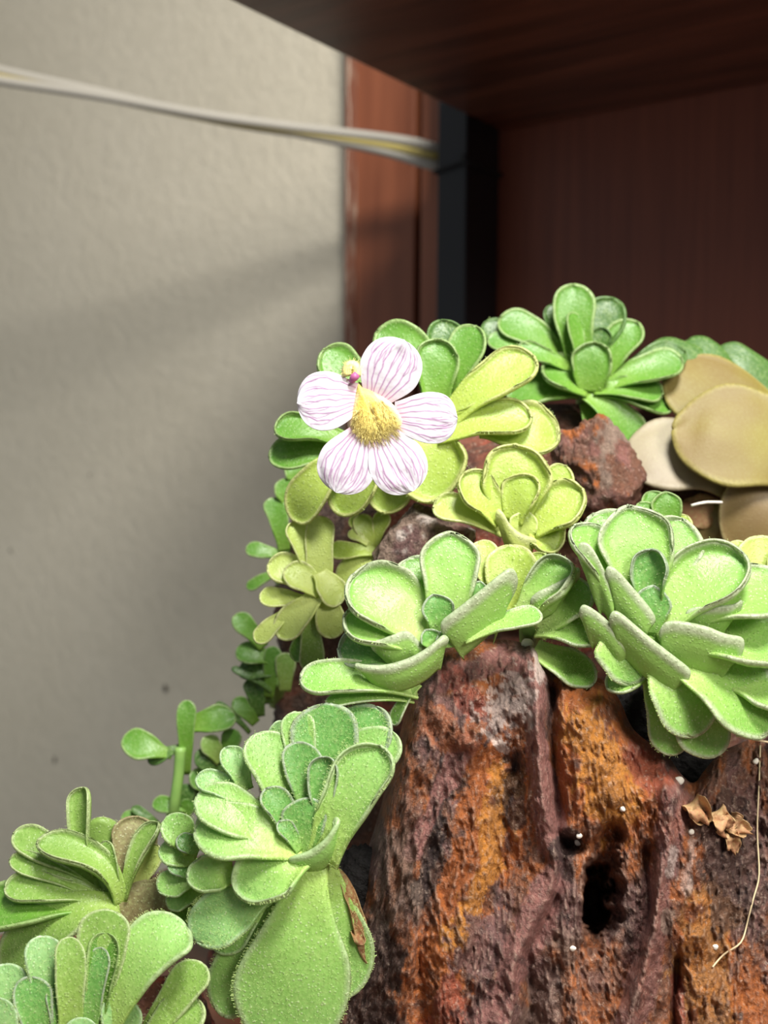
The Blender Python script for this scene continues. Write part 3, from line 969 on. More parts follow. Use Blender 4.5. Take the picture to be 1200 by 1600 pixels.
# front right rosette
plant('large bright green rosette right of the rock crest, with grey-rimmed fleshy leaves', 1015, 985, .185, [
    ([(1000, 905, -30), (925, 806, -62)], 88, d_(n=(.2, .35, .9))),
    ([(1020, 925, -22), (1066, 812, -52)], 92, d_(n=(0, .35, .95), pt=1.15)),
    ([(1003, 945, -10), (980, 792, -38)], 112, d_(n=(0, .32, .95), pt=1.35, rim=.6)),
    ([(965, 945, -5), (893, 824, -18)], 74, d_(n=(.6, .4, .7), rim=.7)),
    ([(1020, 985, 0), (1170, 874, -8)], 118, d_(n=(-.25, .5, .85), rim=.8)),
    ([(1070, 965, -12), (1240, 930, -14)], 112, d_(n=(0, .7, .7))),
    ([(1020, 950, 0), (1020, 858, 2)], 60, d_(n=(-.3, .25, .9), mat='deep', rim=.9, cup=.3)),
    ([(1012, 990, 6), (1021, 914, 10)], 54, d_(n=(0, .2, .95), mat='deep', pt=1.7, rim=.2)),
    ('R', [(905, 872, 4), (908, 852, 8), (925, 858, 12), (945, 898, 16), (957, 930, 16), (954, 946, 12)], (950, 972, 4), d_(bw=.4)),
    ('R', [(952, 910, 20), (950, 890, 22), (964, 894, 26), (990, 924, 30), (1014, 954, 30), (1020, 968, 28), (1012, 978, 24)], (985, 996, 12), d_(bw=.4)),
    ('R', [(906, 960, 18), (915, 949, 22), (945, 970, 26), (972, 1002, 28), (986, 1018, 24)], (945, 1024, 8), d_(bw=.5)),
    ('R', [(957, 980, 32), (957, 963, 36), (970, 963, 40), (1010, 998, 46), (1050, 1030, 48), (1074, 1050, 44), (1072, 1061, 40)], (1004, 1056, 18), d_(bw=.6, lip=10)),
    ('R', [(1072, 972, 18), (1077, 957, 22), (1100, 951, 26), (1140, 949, 26), (1156, 941, 24), (1154, 954, 20)], (1114, 992, 6), d_(bw=.35)),
    ('R', [(1034, 1000, 36), (1036, 980, 40), (1056, 975, 44), (1100, 983, 48), (1130, 995, 48), (1156, 1000, 44), (1158, 1013, 40), (1146, 1034, 32)], (1080, 1056, 16), d_(bw=.7, lip=9)),
    ([(1075, 1010, 2), (1235, 1030, 10)], 120, d_(n=(0, .78, .62), hairs=420)),
    ([(1010, 1050, -8), (948, 1078, -2)], 58, d_(n=(-.1, .7, .7), hairs=200)),
    ([(965, 985, 4), (988, 1070, 14)], 98, d_(n=(0, .75, .66), hairs=380, rim=.1)),
    ([(1018, 1050, -16), (1056, 1180, -10)], 64, d_(n=(-.1, .6, .8), hairs=260, rim=.1)),
    ([(1068, 1080, -20), (1120, 1182, -16)], 86, d_(n=(0, .6, .8), hairs=260, rim=.1)),
    ([(1030, 1030, 8), (1092, 1150, 18)], 104, d_(n=(-.05, .62, .78), hairs=520, rim=.1, bend=.12)),
    ([(1060, 1030, 6), (1200, 1148, 16)], 128, d_(n=(.05, .68, .74), hairs=620, rim=.1, bend=.12)),
    ([(1130, 1060, -4), (1255, 1110, 0)], 110, d_(n=(.05, .75, .66), hairs=200, rim=.4)),
], 'bright', hairs=60, hl=6)

# centre rosette
plant('bright green rosette left of the rock crest, with pointed upper leaf and dark margins', 675, 990, .187, [
    ([(690, 985, -30), (638, 874, -62)], 86, d_(n=(.1, .35, .93), rim=.3)),
    ([(692, 985, -6), (705, 832, -34)], 88, d_(n=(0, .3, .95), pt=1.45, rim=.6)),
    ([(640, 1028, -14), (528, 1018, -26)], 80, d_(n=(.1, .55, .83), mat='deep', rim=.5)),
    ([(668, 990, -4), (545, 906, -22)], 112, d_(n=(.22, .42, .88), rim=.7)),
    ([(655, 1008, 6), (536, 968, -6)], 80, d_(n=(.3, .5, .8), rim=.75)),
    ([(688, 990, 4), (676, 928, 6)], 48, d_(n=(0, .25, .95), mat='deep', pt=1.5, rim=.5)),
    ([(740, 960, -10), (751, 908, -10)], 30, d_(n=(0, .3, .9), mat='deep', pt=1.5)),
    ('R', [(584, 1016, 14), (583, 1002, 20), (596, 1003, 24), (614, 996, 26), (636, 990, 24), (650, 1003, 20), (660, 1014, 16)], (634, 1042, 10), d_(bw=.5)),
    ([(676, 1012, 18), (664, 984, 20)], 32, d_(n=(0, .6, .7), mat='deep', pt=1.4, cup=.3)),
    ([(700, 1012, 18), (698, 984, 14)], 38, d_(n=(0, .4, .9), mat='deep', rim=.4)),
    ('R', [(556, 1040, 24), (572, 1044, 32), (604, 1046, 40), (640, 1036, 42), (670, 1018, 40), (690, 1000, 34), (698, 1001, 28)], (642, 1066, 22), d_(bw=.72, lip=14)),
    ('R', [(696, 990, 26), (693, 976, 30), (715, 958, 34), (750, 929, 36), (785, 899, 34), (798, 894, 30), (804, 906, 26), (796, 936, 18)], (752, 1006, 10), d_(bw=.45, lip=11)),
    ([(728, 1000, 20), (848, 964, 26)], 56, d_(n=(0, .86, .5), hairs=260, rim=.3)),
    ([(650, 1075, -4), (468, 1068, 14)], 66, d_(n=(0, .72, .7), rim=.6, base=.8, hairs=200)),
    ([(645, 1092, 2), (508, 1100, 18)], 34, d_(n=(0, .8, .55), rim=.4, base=.8, hairs=100)),
    ([(655, 1070, 8), (616, 1134, 10)], 26, d_(n=(-.6, .4, .7), rim=.5)),
], 'bright', hairs=40, hl=5)

# small rosette in the saddle between them
plant('small bright green rosette in the saddle between the two larger front rosettes', 830, 965, .193, [
    ([(785, 935, -16), (748, 846, -32)], 46, d_(n=(0, .35, .9), mat='pale', rim=.2)),
    ([(805, 960, -10), (795, 852, -26)], 78, d_(n=(0, .32, .95), mat='lime', rim=.2)),
    ([(828, 945, -4), (848, 864, -16)], 38, d_(n=(-.4, .3, .85), mat='lime')),
    ([(840, 985, 2), (924, 916, 6)], 80, d_(n=(.15, .65, .75), hairs=320, rim=.3)),
    ([(818, 970, 10), (898, 884, 12)], 76, d_(n=(-.35, .6, .72), rim=1.0, cup=.3, hairs=120)),
    ('R', [(830, 945, 22), (838, 933, 26), (862, 920, 28), (886, 906, 28), (900, 892, 24), (902, 904, 20)], (856, 962, 10), d_(bw=.45, lip=11)),
    ([(800, 960, -4), (830, 960, 8)], 60, d_(n=(0, .6, .8), rim=.2)),
    ([(835, 1015, -8), (928, 1070, 2)], 66, d_(n=(0, .75, .65), hairs=240, rim=.15)),
    ([(840, 985, 4), (936, 1004, 16)], 70, d_(n=(0, .76, .65), hairs=360, rim=.15, bend=.14)),
], 'bright', hairs=60, hl=6)

# front left rosette
plant('fuzzy bright green rosette at front left with long leaves hanging down', 470, 1310, .180, [
    ([(385, 1235, -22), (352, 1168, -28)], 42, d_(n=(.2, .4, .9), mat='blue')),
    ([(385, 1258, -14), (306, 1216, -18)], 48, d_(n=(0, .72, .7), mat='blue', hairs=240)),
    ([(420, 1180, -40), (452, 1130, -44)], 40, d_(n=(.2, .4, .9), mat='blue')),
    ([(530, 1260, -28), (588, 1104, -44)], 98, d_(n=(-.3, .3, .9), mat='deep', hairs=420, rim=.2)),
    ([(505, 1280, -16), (515, 1100, -34)], 100, d_(n=(-.1, .3, .95), hairs=520, mat='deep', rim=.2)),
    ([(530, 1280, -8), (612, 1142, -8)], 84, d_(n=(-.3, .25, .92), hairs=320, rim=.2)),
    ([(472, 1250, -18), (464, 1112, -30)], 50, d_(n=(0, .3, .95), hairs=220, rim=.2)),
    ([(460, 1285, -10), (402, 1146, -20)], 80, d_(n=(.2, .32, .92), hairs=420, rim=.15)),
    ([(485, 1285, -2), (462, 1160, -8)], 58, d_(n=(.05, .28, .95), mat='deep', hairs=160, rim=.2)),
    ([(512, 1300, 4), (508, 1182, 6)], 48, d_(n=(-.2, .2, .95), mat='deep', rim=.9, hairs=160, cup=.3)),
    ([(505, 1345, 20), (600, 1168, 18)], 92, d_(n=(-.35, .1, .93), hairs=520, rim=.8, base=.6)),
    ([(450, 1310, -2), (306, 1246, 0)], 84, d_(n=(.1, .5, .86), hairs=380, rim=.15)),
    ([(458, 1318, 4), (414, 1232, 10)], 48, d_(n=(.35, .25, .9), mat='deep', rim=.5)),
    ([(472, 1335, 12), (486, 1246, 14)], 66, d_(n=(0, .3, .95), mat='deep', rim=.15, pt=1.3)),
    ([(468, 1330, 18), (434, 1284, 24)], 28, d_(n=(.2, .4, .85), mat='deep', rim=.6, pt=1.4)),
    ('R', [(454, 1345, 30), (462, 1341, 34), (486, 1334, 38), (510, 1315, 40), (524, 1290, 36), (527, 1278, 30)], (508, 1350, 20), d_(bw=.5, lip=10)),
    ([(465, 1325, 8), (303, 1302, 14)], 100, d_(n=(.08, .5, .86), hairs=520, rim=.2, bend=.1)),
    ([(365, 1365, -6), (292, 1378, 4)], 64, d_(n=(.1, .5, .86), rim=.6, hairs=260)),
    ([(410, 1400, -16), (338, 1488, -20)], 56, d_(n=(0, .4, .9), hairs=160)),
    ([(410, 1395, -6), (303, 1468, 2)], 88, d_(n=(-.1, .4, .9), hairs=620, hl=9, rim=.1, mat='blue')),
    ([(470, 1365, -4), (415, 1450, -10), (350, 1590, -22)], 92, d_(n=(-.15, .35, .92), hairs=520, rim=.1, base=.4, hl=8, pw=1.3)),
    ([(505, 1355, 2), (524, 1450, -6), (528, 1562, -18)], 96, d_(n=(.15, .35, .92), hairs=420, rim=.1, base=.4, hl=8, pw=1.3)),
    ([(490, 1345, 14), (470, 1460, 30), (442, 1650, 22)], 164, d_(n=(0, .28, .96), hairs=900, rim=.1, base=.28, hl=8, um=.76, pw=1.5, cup=-.15)),
    ([(472, 1335, 16), (372, 1402, 26)], 96, d_(n=(0, .58, .82), rim=.7, hairs=260, bend=.1)),
    ([(514, 1352, -14), (548, 1400, -6), (572, 1506, -14)], 24, d_(n=(.5, .3, .8), mat='drybrown', rim=.3, wav=.4, hairs=0, pt=1.5, th=2)),
    ([(548, 1440, -14), (566, 1478, 0)], 20, d_(n=(.2, .3, .9), mat='drybrown', rim=.3, wav=.5, hairs=0, pt=1.5, th=2)),
], 'fuzzy', hairs=260, hl=7)

# small fuzzy shoot left of it
plant('small fuzzy green shoot tucked between the lower left rosettes', 300, 1350, .187, [
    ([(300, 1330, -4), (262, 1275, -10)], 52, {}),
    ([(310, 1330, 6), (276, 1310, 8)], 34, d_(mat='deep', rim=.3)),
    ([(305, 1345, -6), (248, 1328, -6)], 46, {}),
    ([(305, 1375, 2), (262, 1352, 8)], 24, d_(mat='deep')),
    ([(305, 1370, -2), (246, 1390, 2)], 48, {}),
    ([(310, 1390, -8), (262, 1418, -6)], 40, {}),
    ([(318, 1400, -14), (272, 1455, -14)], 48, d_(mat='mid')),
    ([(300, 1320, -14), (258, 1296, -22)], 46, d_(mat='spoon')),
], 'fuzzy', hairs=300, hl=7, rim=.15)

# lower left rosettes
plant('spoon-leaved green rosette at the left edge in front of the wall', 185, 1405, .195, [
    ([(165, 1385, -26), (20, 1304, -36)], 58, d_(n=(.1, .5, .85), rim=.5, base=.4)),
    ([(140, 1370, -22), (133, 1230, -26)], 42, d_(n=(-.55, .1, .8), rim=1.0, cup=.5)),
    ([(200, 1400, -20), (214, 1276, -30)], 68, d_(n=(.1, .3, .92), mat='brownfuzz')),
    ([(175, 1400, -8), (152, 1278, -14)], 66, d_(n=(0, .15, -.95), rim=.9, base=.4, cup=.2)),
    ([(165, 1408, -14), (14, 1344, -14)], 42, d_(rim=.6)),
    ([(190, 1405, 0), (164, 1314, 0)], 26, d_(n=(-.4, .2, .85), rim=.6, base=.4)),
    ([(195, 1405, 4), (250, 1286, 0)], 40, d_(n=(-.65, .25, .65), rim=.9, cup=.4, base=.4)),
    ([(205, 1400, -6), (245, 1320, -10)], 34, d_(n=(.3, .3, .85), mat='pale')),
    ([(175, 1412, -4), (6, 1392, 0)], 58, d_(n=(0, .6, .8), rim=.7, base=.35)),
    ([(160, 1415, -8), (-40, 1440, -2)], 96, d_(n=(0, .68, .7), mat='mid', base=.5)),
    ([(188, 1415, 4), (150, 1350, 18), (55, 1322, 10)], 66, d_(n=(.1, .68, .7), rim=.8, base=.35)),
    ([(230, 1500, -6), (238, 1372, -4)], 92, d_(n=(-.1, .3, .93), mat='brownfuzz', rim=.1, base=.8)),
    ([(185, 1418, 6), (95, 1436, 26), (12, 1530, 12)], 96, d_(n=(-.1, .62, .76), rim=.15, base=.45, hairs=300)),
], 'spoon', hairs=80, hl=5)

plant('pale green fuzzy rosette in the bottom left corner with upright strap leaves', 110, 1620, .176, [
    ([(30, 1650, -10), (6, 1506, -16)], 62, d_(mat='blue')),
    ([(75, 1620, -12), (66, 1462, -18)], 58, d_(mat='blue', n=(.1, .3, .92))),
    ([(65, 1660, 4), (44, 1526, 0)], 58, d_(mat='deep', n=(0, .2, .95), rim=.3)),
    ([(140, 1620, -8), (172, 1422, -14)], 76, d_(mat='spoon', n=(-.1, .3, .93))),
    ([(145, 1620, 0), (168, 1458, -4)], 48, d_(mat='mid', n=(-.2, .25, .92), rim=.6, cup=.3)),
    ([(140, 1630, 6), (158, 1480, 4)], 36, d_(mat='deep', n=(-.2, .2, .95), rim=.4)),
    ([(108, 1640, 8), (108, 1464, 2)], 46, d_(mat='spoon', n=(.1, .25, .95), base=.7)),
    ([(88, 1640, 6), (80, 1545, 6)], 26, d_(mat='deep', n=(.4, .2, .9))),
    ([(220, 1640, -8), (318, 1506, -10)], 60, d_(mat='spoon', n=(-.2, .5, .85))),
    ([(155, 1640, 0), (215, 1510, 22), (292, 1448, 0)], 96, d_(n=(-.3, .5, .82), base=.5, hairs=420)),
    ([(190, 1660, 10), (186, 1556, 8)], 60, d_(mat='blue', n=(-.1, .4, .9), pt=1.3)),
    ([(215, 1680, 8), (308, 1560, 4)], 82, d_(mat='spoon', n=(-.2, .5, .85))),
    ([(10, 1700, 14), (-10, 1560, 8)], 60, d_(mat='blue')),
    ([(120, 1700, 20), (130, 1590, 22)], 50, d_(mat='blue', n=(0, .3, .95))),
], 'fuzzy', hairs=260, hl=6, rim=.15)

# flowering rosette
flow = plant('yellow-green rosette with broad rolled leaves bearing the white flower', 665, 665, .215, [
    ([(700, 600, -50), (690, 500, -62)], 54, d_(mat='dark')),
    ([(700, 590, -40), (588, 520, -52)], 72, d_(mat='mid', n=(0, .4, .9))),
    ([(692, 630, -36), (745, 510, -44)], 62, d_(mat='mid', n=(-.3, .35, .88), rim=.4)),
    ([(680, 640, -20), (682, 530, -30)], 66, d_(mat='mid', n=(0, .3, .95), rim=.8)),
    ([(590, 640, -12), (504, 548, -18)], 68, d_(mat='mid', n=(.15, .4, .9), rim=.6)),
    ([(700, 655, -8), (838, 562, -14)], 76, d_(n=(-.2, .5, .85), rim=.7, hairs=160)),
    ([(755, 665, -8), (874, 690, -6)], 88, d_(n=(-.15, .5, .85), rim=.7)),
    ([(685, 680, 6), (832, 656, 8)], 68, d_(n=(-.05, .55, .83), rim=.9, hairs=90, base=.6)),
    ([(540, 690, -8), (428, 672, -4)], 52, d_(mat='mid', n=(0, .55, .83), rim=.9)),
    ([(530, 705, -16), (420, 716, -12)], 56, d_(mat='mid', n=(0, .5, .85), rim=.4)),
    ([(545, 715, -4), (462, 816, 0)], 64, d_(n=(-.1, .5, .86), rim=.5, bend=.2)),
    ([(618, 710, -4), (602, 804, 0)], 70, d_(n=(0, .6, .8), rim=.8)),
    ([(590, 705, 2), (530, 806, 6)], 72, d_(n=(-.05, .58, .8), rim=.9)),
    ([(650, 670, 6), (674, 788, 14)], 116, d_(n=(0, .6, .8), rim=.9)),
], 'lime', hairs=40, hl=5)

# right of it
plant('yellow-green folded rosette between the flower and the red stone', 805, 805, .207, [
    ([(785, 830, -10), (676, 792, -8)], 52, d_(mat='pale', n=(0, .6, .8), rim=.6, wav=.08)),
    ([(850, 790, -14), (884, 728, -18)], 46, d_(n=(0, .4, .9))),
    ([(795, 815, -6), (806, 696, -20)], 104, d_(n=(0, .42, .9), rim=.7)),
    ([(785, 815, 0), (722, 742, -2)], 64, d_(n=(.2, .5, .83), rim=.8)),
    ([(830, 825, 0), (914, 770, 2)], 82, d_(n=(-.2, .5, .83), rim=.8)),
    ([(803, 815, 6), (834, 744, 4)], 62, d_(n=(-.3, .4, .85), rim=.7)),
    ([(815, 845, 8), (824, 798, 10)], 42, d_(mat='pale', n=(0, .3, .95), pt=1.6, rim=.2)),
    ([(838, 830, 4), (868, 866, 12)], 62, d_(n=(0, .7, .7), rim=.9)),
    ('R', [(776, 812, 14), (782, 800, 18), (795, 822, 22), (814, 839, 24), (838, 846, 22)], (804, 866, 10), d_(bw=.55, mat='pale', lip=9)),
], 'lime', hairs=40, hl=5)

# back rosette
plant('mid green rosette at the back against the brown door', 915, 595, .245, [
    ([(880, 560, -34), (862, 476, -40)], 30, d_(mat='dark')),
    ([(810, 560, -36), (756, 505, -40)], 40, d_(mat='dark')),
    ([(925, 575, -24), (958, 466, -36)], 66, d_(mat='dark', n=(-.1, .25, .95))),
    ([(905, 580, -10), (894, 444, -18)], 62, d_(n=(0, .2, .97), rim=.4)),
    ([(885, 565, -16), (780, 498, -26)], 54, d_(n=(.1, .5, .85))),
    ([(870, 565, -10), (762, 530, -12)], 34, d_(n=(.1, .5, .85), rim=.3)),
    ([(890, 575, 0), (808, 545, 4)], 32, d_(n=(.1, .6, .8), rim=.8)),
    ([(940, 590, -10), (998, 504, -14)], 56, d_(n=(-.2, .4, .9), rim=.5)),
    ([(935, 555, -12), (944, 512, -12)], 36, d_(mat='dark', n=(-.1, .3, .9), rim=.8)),
    ([(960, 598, -16), (1072, 552, -24)], 52, d_(mat='dark', n=(0, .5, .85))),
    ([(905, 575, 2), (892, 488, 2)], 32, d_(n=(.6, .3, .7), rim=.4)),
    ([(945, 600, 0), (1068, 566, 2)], 56, d_(n=(0, .55, .83), rim=.6)),
    ([(900, 610, -4), (792, 622, 0)], 70, d_(mat='mid', n=(0, .65, .75))),
    ([(920, 610, 6), (846, 574, 4)], 68, d_(n=(0, .68, .7), rim=.8)),
    ([(922, 612, 12), (930, 534, 14)], 62, d_(n=(0, .25, .96), rim=.7, base=.6)),
    ([(935, 612, 2), (1050, 642, 4)], 46, d_(n=(0, .65, .75), rim=.7)),
    ([(930, 608, 8), (1036, 618, 12)], 46, d_(n=(.05, .6, .8), rim=.7)),
    ([(915, 628, -6), (948, 688, -2)], 42, {}),
    ([(920, 615, 10), (1000, 702, 14)], 56, d_(n=(.1, .5, .85), rim=.6)),
], 'mid', hairs=20, hl=5)

# olive giant at the right edge
plant('olive-brown plant at the right edge with very large smooth leaves', 1180, 720, .236, [
    ([(1150, 590, -120), (1010, 548, -124)], 46, d_(mat='dark', n=(0, .6, .8))),
    ([(1180, 640, -120), (1075, 532, -130)], 46, d_(mat='dark', n=(0, .5, .85))),
    ([(1270, 650, -140), (1120, 548, -150)], 56, d_(mat='dark', n=(0, .45, .9))),
    ([(1300, 770, -90), (1185, 655, -64), (1040, 578, -90)], 122, d_(n=(-.15, .6, .8), mat='olive', base=.7, bend=.2)),
    ([(1180, 760, -26), (1080, 710, -8), (978, 722, -24)], 118, d_(mat='olivegrey', n=(-.05, .5, .86), base=.7)),
    ([(1210, 700, 0), (1185, 775, 34), (1156, 866, 26)], 108, d_(mat='tan', n=(-.1, .35, .95), base=.7)),
    ([(1300, 740, 10), (1190, 690, 34), (1050, 672, 6)], 158, d_(n=(-.15, .42, .9), mat='olive', base=.6)),
    ([(1140, 800, -20), (1064, 800, -24)], 56, d_(mat='dry', n=(0, .4, .9), wav=.12)),
    ([(1120, 790, -14), (1094, 858, -14)], 50, d_(mat='tan', n=(-.2, .4, .9), wav=.1)),
], 'olive', rim=.12, th=10, bend=.14, cup=-.08)

# small ones
plant('little green shoot between the right rosette and the olive leaves', 1038, 815, .209, [
    ([(1035, 830, -6), (1013, 768, -10)], 38, d_(pt=1.3)),
    ([(1042, 830, 0), (1040, 768, -2)], 46, d_(pt=1.5, rim=.5)),
    ([(1055, 840, 2), (1074, 806, 2)], 34, d_(mat='lime')),
    ([(1020, 825, 4), (998, 786, 4)], 30, {}),
], 'mid', rim=.4)
plant('pale yellow-green rosette cut off by the right edge', 1205, 950, .203, [
    ([(1200, 960, 0), (1184, 838, -10)], 74, {}),
    ([(1160, 900, -6), (1147, 845, -10)], 36, {}),
    ([(1240, 940, 6), (1228, 850, 0)], 60, {}),
    ([(1210, 985, 0), (1236, 900, 12)], 70, {}),
], 'pale', rim=.2)
plant('pale lime rosette on the left side of the rock below the flower', 500, 920, .214, [
    ([(498, 930, -14), (500, 806, -20)], 42, d_(base=.9, n=(.1, .3, .93))),
    ([(485, 905, -10), (456, 816, -14)], 40, d_(rim=.6, n=(.3, .3, .9))),
    ([(485, 915, -6), (418, 882, -8)], 52, d_(rim=.5)),
    ([(480, 940, -6), (405, 934, -4)], 34, d_(rim=.4)),
    ([(500, 925, 6), (444, 890, 6)], 48, d_(rim=.4, n=(.1, .5, .85))),
    ([(492, 960, -16), (462, 1034, -16)], 28, d_(mat='mid')),
    ([(486, 950, -8), (488, 1052, -10)], 36, d_(mat='spoon')),
    ([(510, 930, -2), (520, 998, 2)], 46, d_(n=(.1, .5, .86), rim=.3)),
    ([(450, 955, 0), (400, 1004, 2)], 30, d_(rim=.5)),
    ([(498, 930, 6), (436, 998, 8)], 50, d_(rim=.6, n=(-.1, .5, .86))),
    ([(498, 895, 4), (526, 948, 8)], 48, d_(rim=.4, n=(.3, .4, .87))),
], 'pale', rim=.3)
plant('tiny lime shoot beside the grey-brown stone', 580, 855, .219, [
    ([(578, 858, 0), (562, 804, -4)], 30, {}),
    ([(584, 855, -2), (602, 800, -6)], 26, {}),
    ([(588, 862, 2), (513, 862, 4)], 30, d_(pt=1.3)),
    ([(592, 862, -2), (530, 912, 2)], 46, d_(mat='pale')),
    ([(575, 850, 4), (544, 832, 4)], 18, d_(mat='pale')),
    ([(575, 840, -4), (548, 808, -6)], 26, {}),
], 'lime', rim=.3)
plant('dark green blurred seedling on the upper left rock edge', 442, 860, .250, [
    ([(444, 862, 0), (424, 778, 0)], 32, {}),
    ([(452, 790, 0), (444, 748, 0)], 34, {}),
    ([(440, 868, 0), (384, 858, 4)], 26, {}),
    ([(436, 892, 0), (386, 920, 4)], 18, {}),
    ([(470, 750, -6), (452, 720, -6)], 40, {}),
], 'mid', rim=.2)
sd = plant('dark green blurred seedling on the lower left rock edge', 432, 1050, .252, [
    ([(412, 1012, 0), (366, 962, 2)], 32, {}),
    ([(425, 1030, 0), (368, 1020, 4)], 36, {}),
    ([(430, 1050, 0), (372, 1050, 0)], 34, d_(mat='dark')),
    ([(425, 1080, 4), (362, 1044, 8)], 14, d_(mat='dark')),
    ([(420, 1090, 0), (428, 1010, 4)], 26, {}),
    ([(445, 1080, 4), (446, 1020, 8)], 30, d_(mat='spoon')),
    ([(400, 1130, 0), (366, 1092, 0)], 28, {}),
    ([(390, 1145, 4), (338, 1098, 8)], 13, d_(mat='dark')),
    ([(405, 1120, -4), (392, 1060, -4)], 30, d_(mat='dark')),
    ([(415, 1100, -8), (400, 1020, -8)], 40, d_(mat='dark')),
], 'mid', rim=.2)
bl = plant('green blurred seedling with a thick stalk in front of the wall', 275, 1262, .245, [
    ([(268, 1180, 4), (190, 1158, 8)], 50, d_(mat='mid', base=.3)),
    ([(282, 1168, 0), (232, 1192, 6)], 22, d_(mat='dark')),
    ([(290, 1210, 0), (292, 1094, 4)], 28, {}),
    ([(295, 1135, -4), (368, 1120, -6)], 46, {}),
    ([(345, 1190, 0), (318, 1152, 6)], 32, d_(mat='spoon')),
    ([(350, 1185, -4), (368, 1140, -4)], 30, {}),
    ([(340, 1215, -2), (310, 1172, 4)], 34, d_(mat='dark')),
    ([(330, 1240, 0), (300, 1205, 4)], 34, {}),
    ([(360, 1240, -6), (352, 1180, -6)], 60, d_(mat='dark')),
    ([(300, 1265, 0), (238, 1258, 6)], 28, {}),
    ([(290, 1275, 4), (292, 1225, 4)], 26, d_(mat='dark')),
    ([(285, 1280, 4), (300, 1250, 8)], 26, {}),
    ([(250, 1290, 4), (206, 1262, 6)], 16, d_(mat='dark')),
    ([(245, 1300, 0), (190, 1275, 2)], 30, {}),
    ([(330, 1280, -8), (320, 1215, -8)], 64, d_(mat='dark')),
], 'mid', rim=.2)
tube('stalk', smooth_path([P(282, 1168, .243), P(279, 1210, .243), P(272, 1262, .243), P(270, 1290, .246)], 14), [0.0012] * 10 + [0.0013] * 4, M['stem'], bl, 10)

# ------------------------------------------------------------------ the flower
DF = 0.190
def throat():
    """yellow palate: a hairy tongue that bulges out of the corolla mouth"""
    out = [(560, 600), (547, 640), (543, 664), (552, 684), (572, 696), (592, 694), (616, 680), (634, 662), (622, 640), (596, 618)]
    c = np.array([582, 655.0])
    rg = smooth_path(np.array(out + out[:1], float), 48)[:-1]
    vs, cs = [], []
    K = 10
    for k in range(K + 1):
        s = k / K
        q = c + (rg - c) * s
        z = 6 + 8 * math.sqrt(max(0, 1 - s * s)) - 10 * s ** 3
        for p in q:
            v = np.array([p[0], p[1]])
            tt = np.clip((v[1] - 605) / 80, 0, 1)
            col = np.array(S(240, 190, 74)[:3]) * (1 - tt) + np.array(S(240, 224, 128)[:3]) * tt
            e2 = sstep(.72, 1.0, s)
            col = col * (1 - e2) + np.array(S(240, 214, 190)[:3]) * e2
            if v[1] < 618: col = np.array(S(214, 204, 110)[:3])
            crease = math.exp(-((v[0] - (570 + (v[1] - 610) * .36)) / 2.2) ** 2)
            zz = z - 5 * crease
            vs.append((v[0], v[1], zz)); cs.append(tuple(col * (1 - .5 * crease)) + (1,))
    A = np.array(vs)
    W = px_world(A[:, 0], A[:, 1], A[:, 2], DF)
    n = len(rg)
    fs = [[k * n + i, k * n + (i + 1) % n, (k + 1) * n + (i + 1) % n, (k + 1) * n + i] for k in range(K) for i in range(n)]
    # tube behind the mouth
    b0 = len(W); o = K * n
    ex = []
    for k, (s, z) in enumerate(((.8, -14), (.55, -34), (.35, -60), (.15, -80))):
        q = np.array([578, 640.0]) + (rg - np.array([582, 655.0])) * s
        ex.append(px_world(q[:, 0], q[:, 1], np.full(n, z), DF))
        prev = o if k == 0 else b0 + (k - 1) * n
        cur = b0 + k * n
        fs += [[prev + i, prev + (i + 1) % n, cur + (i + 1) % n, cur + i] for i in range(n)]
        cs += [S(216, 206, 190)] * n
    W = np.concatenate([W] + ex)
    fl = mesh_obj('flower', W, fs, M['throat'], flow, True, None, np.array(cs))
    fl['label'] = 'white five-petalled flower with purple veins and yellow throat'
    return fl
flower = throat()


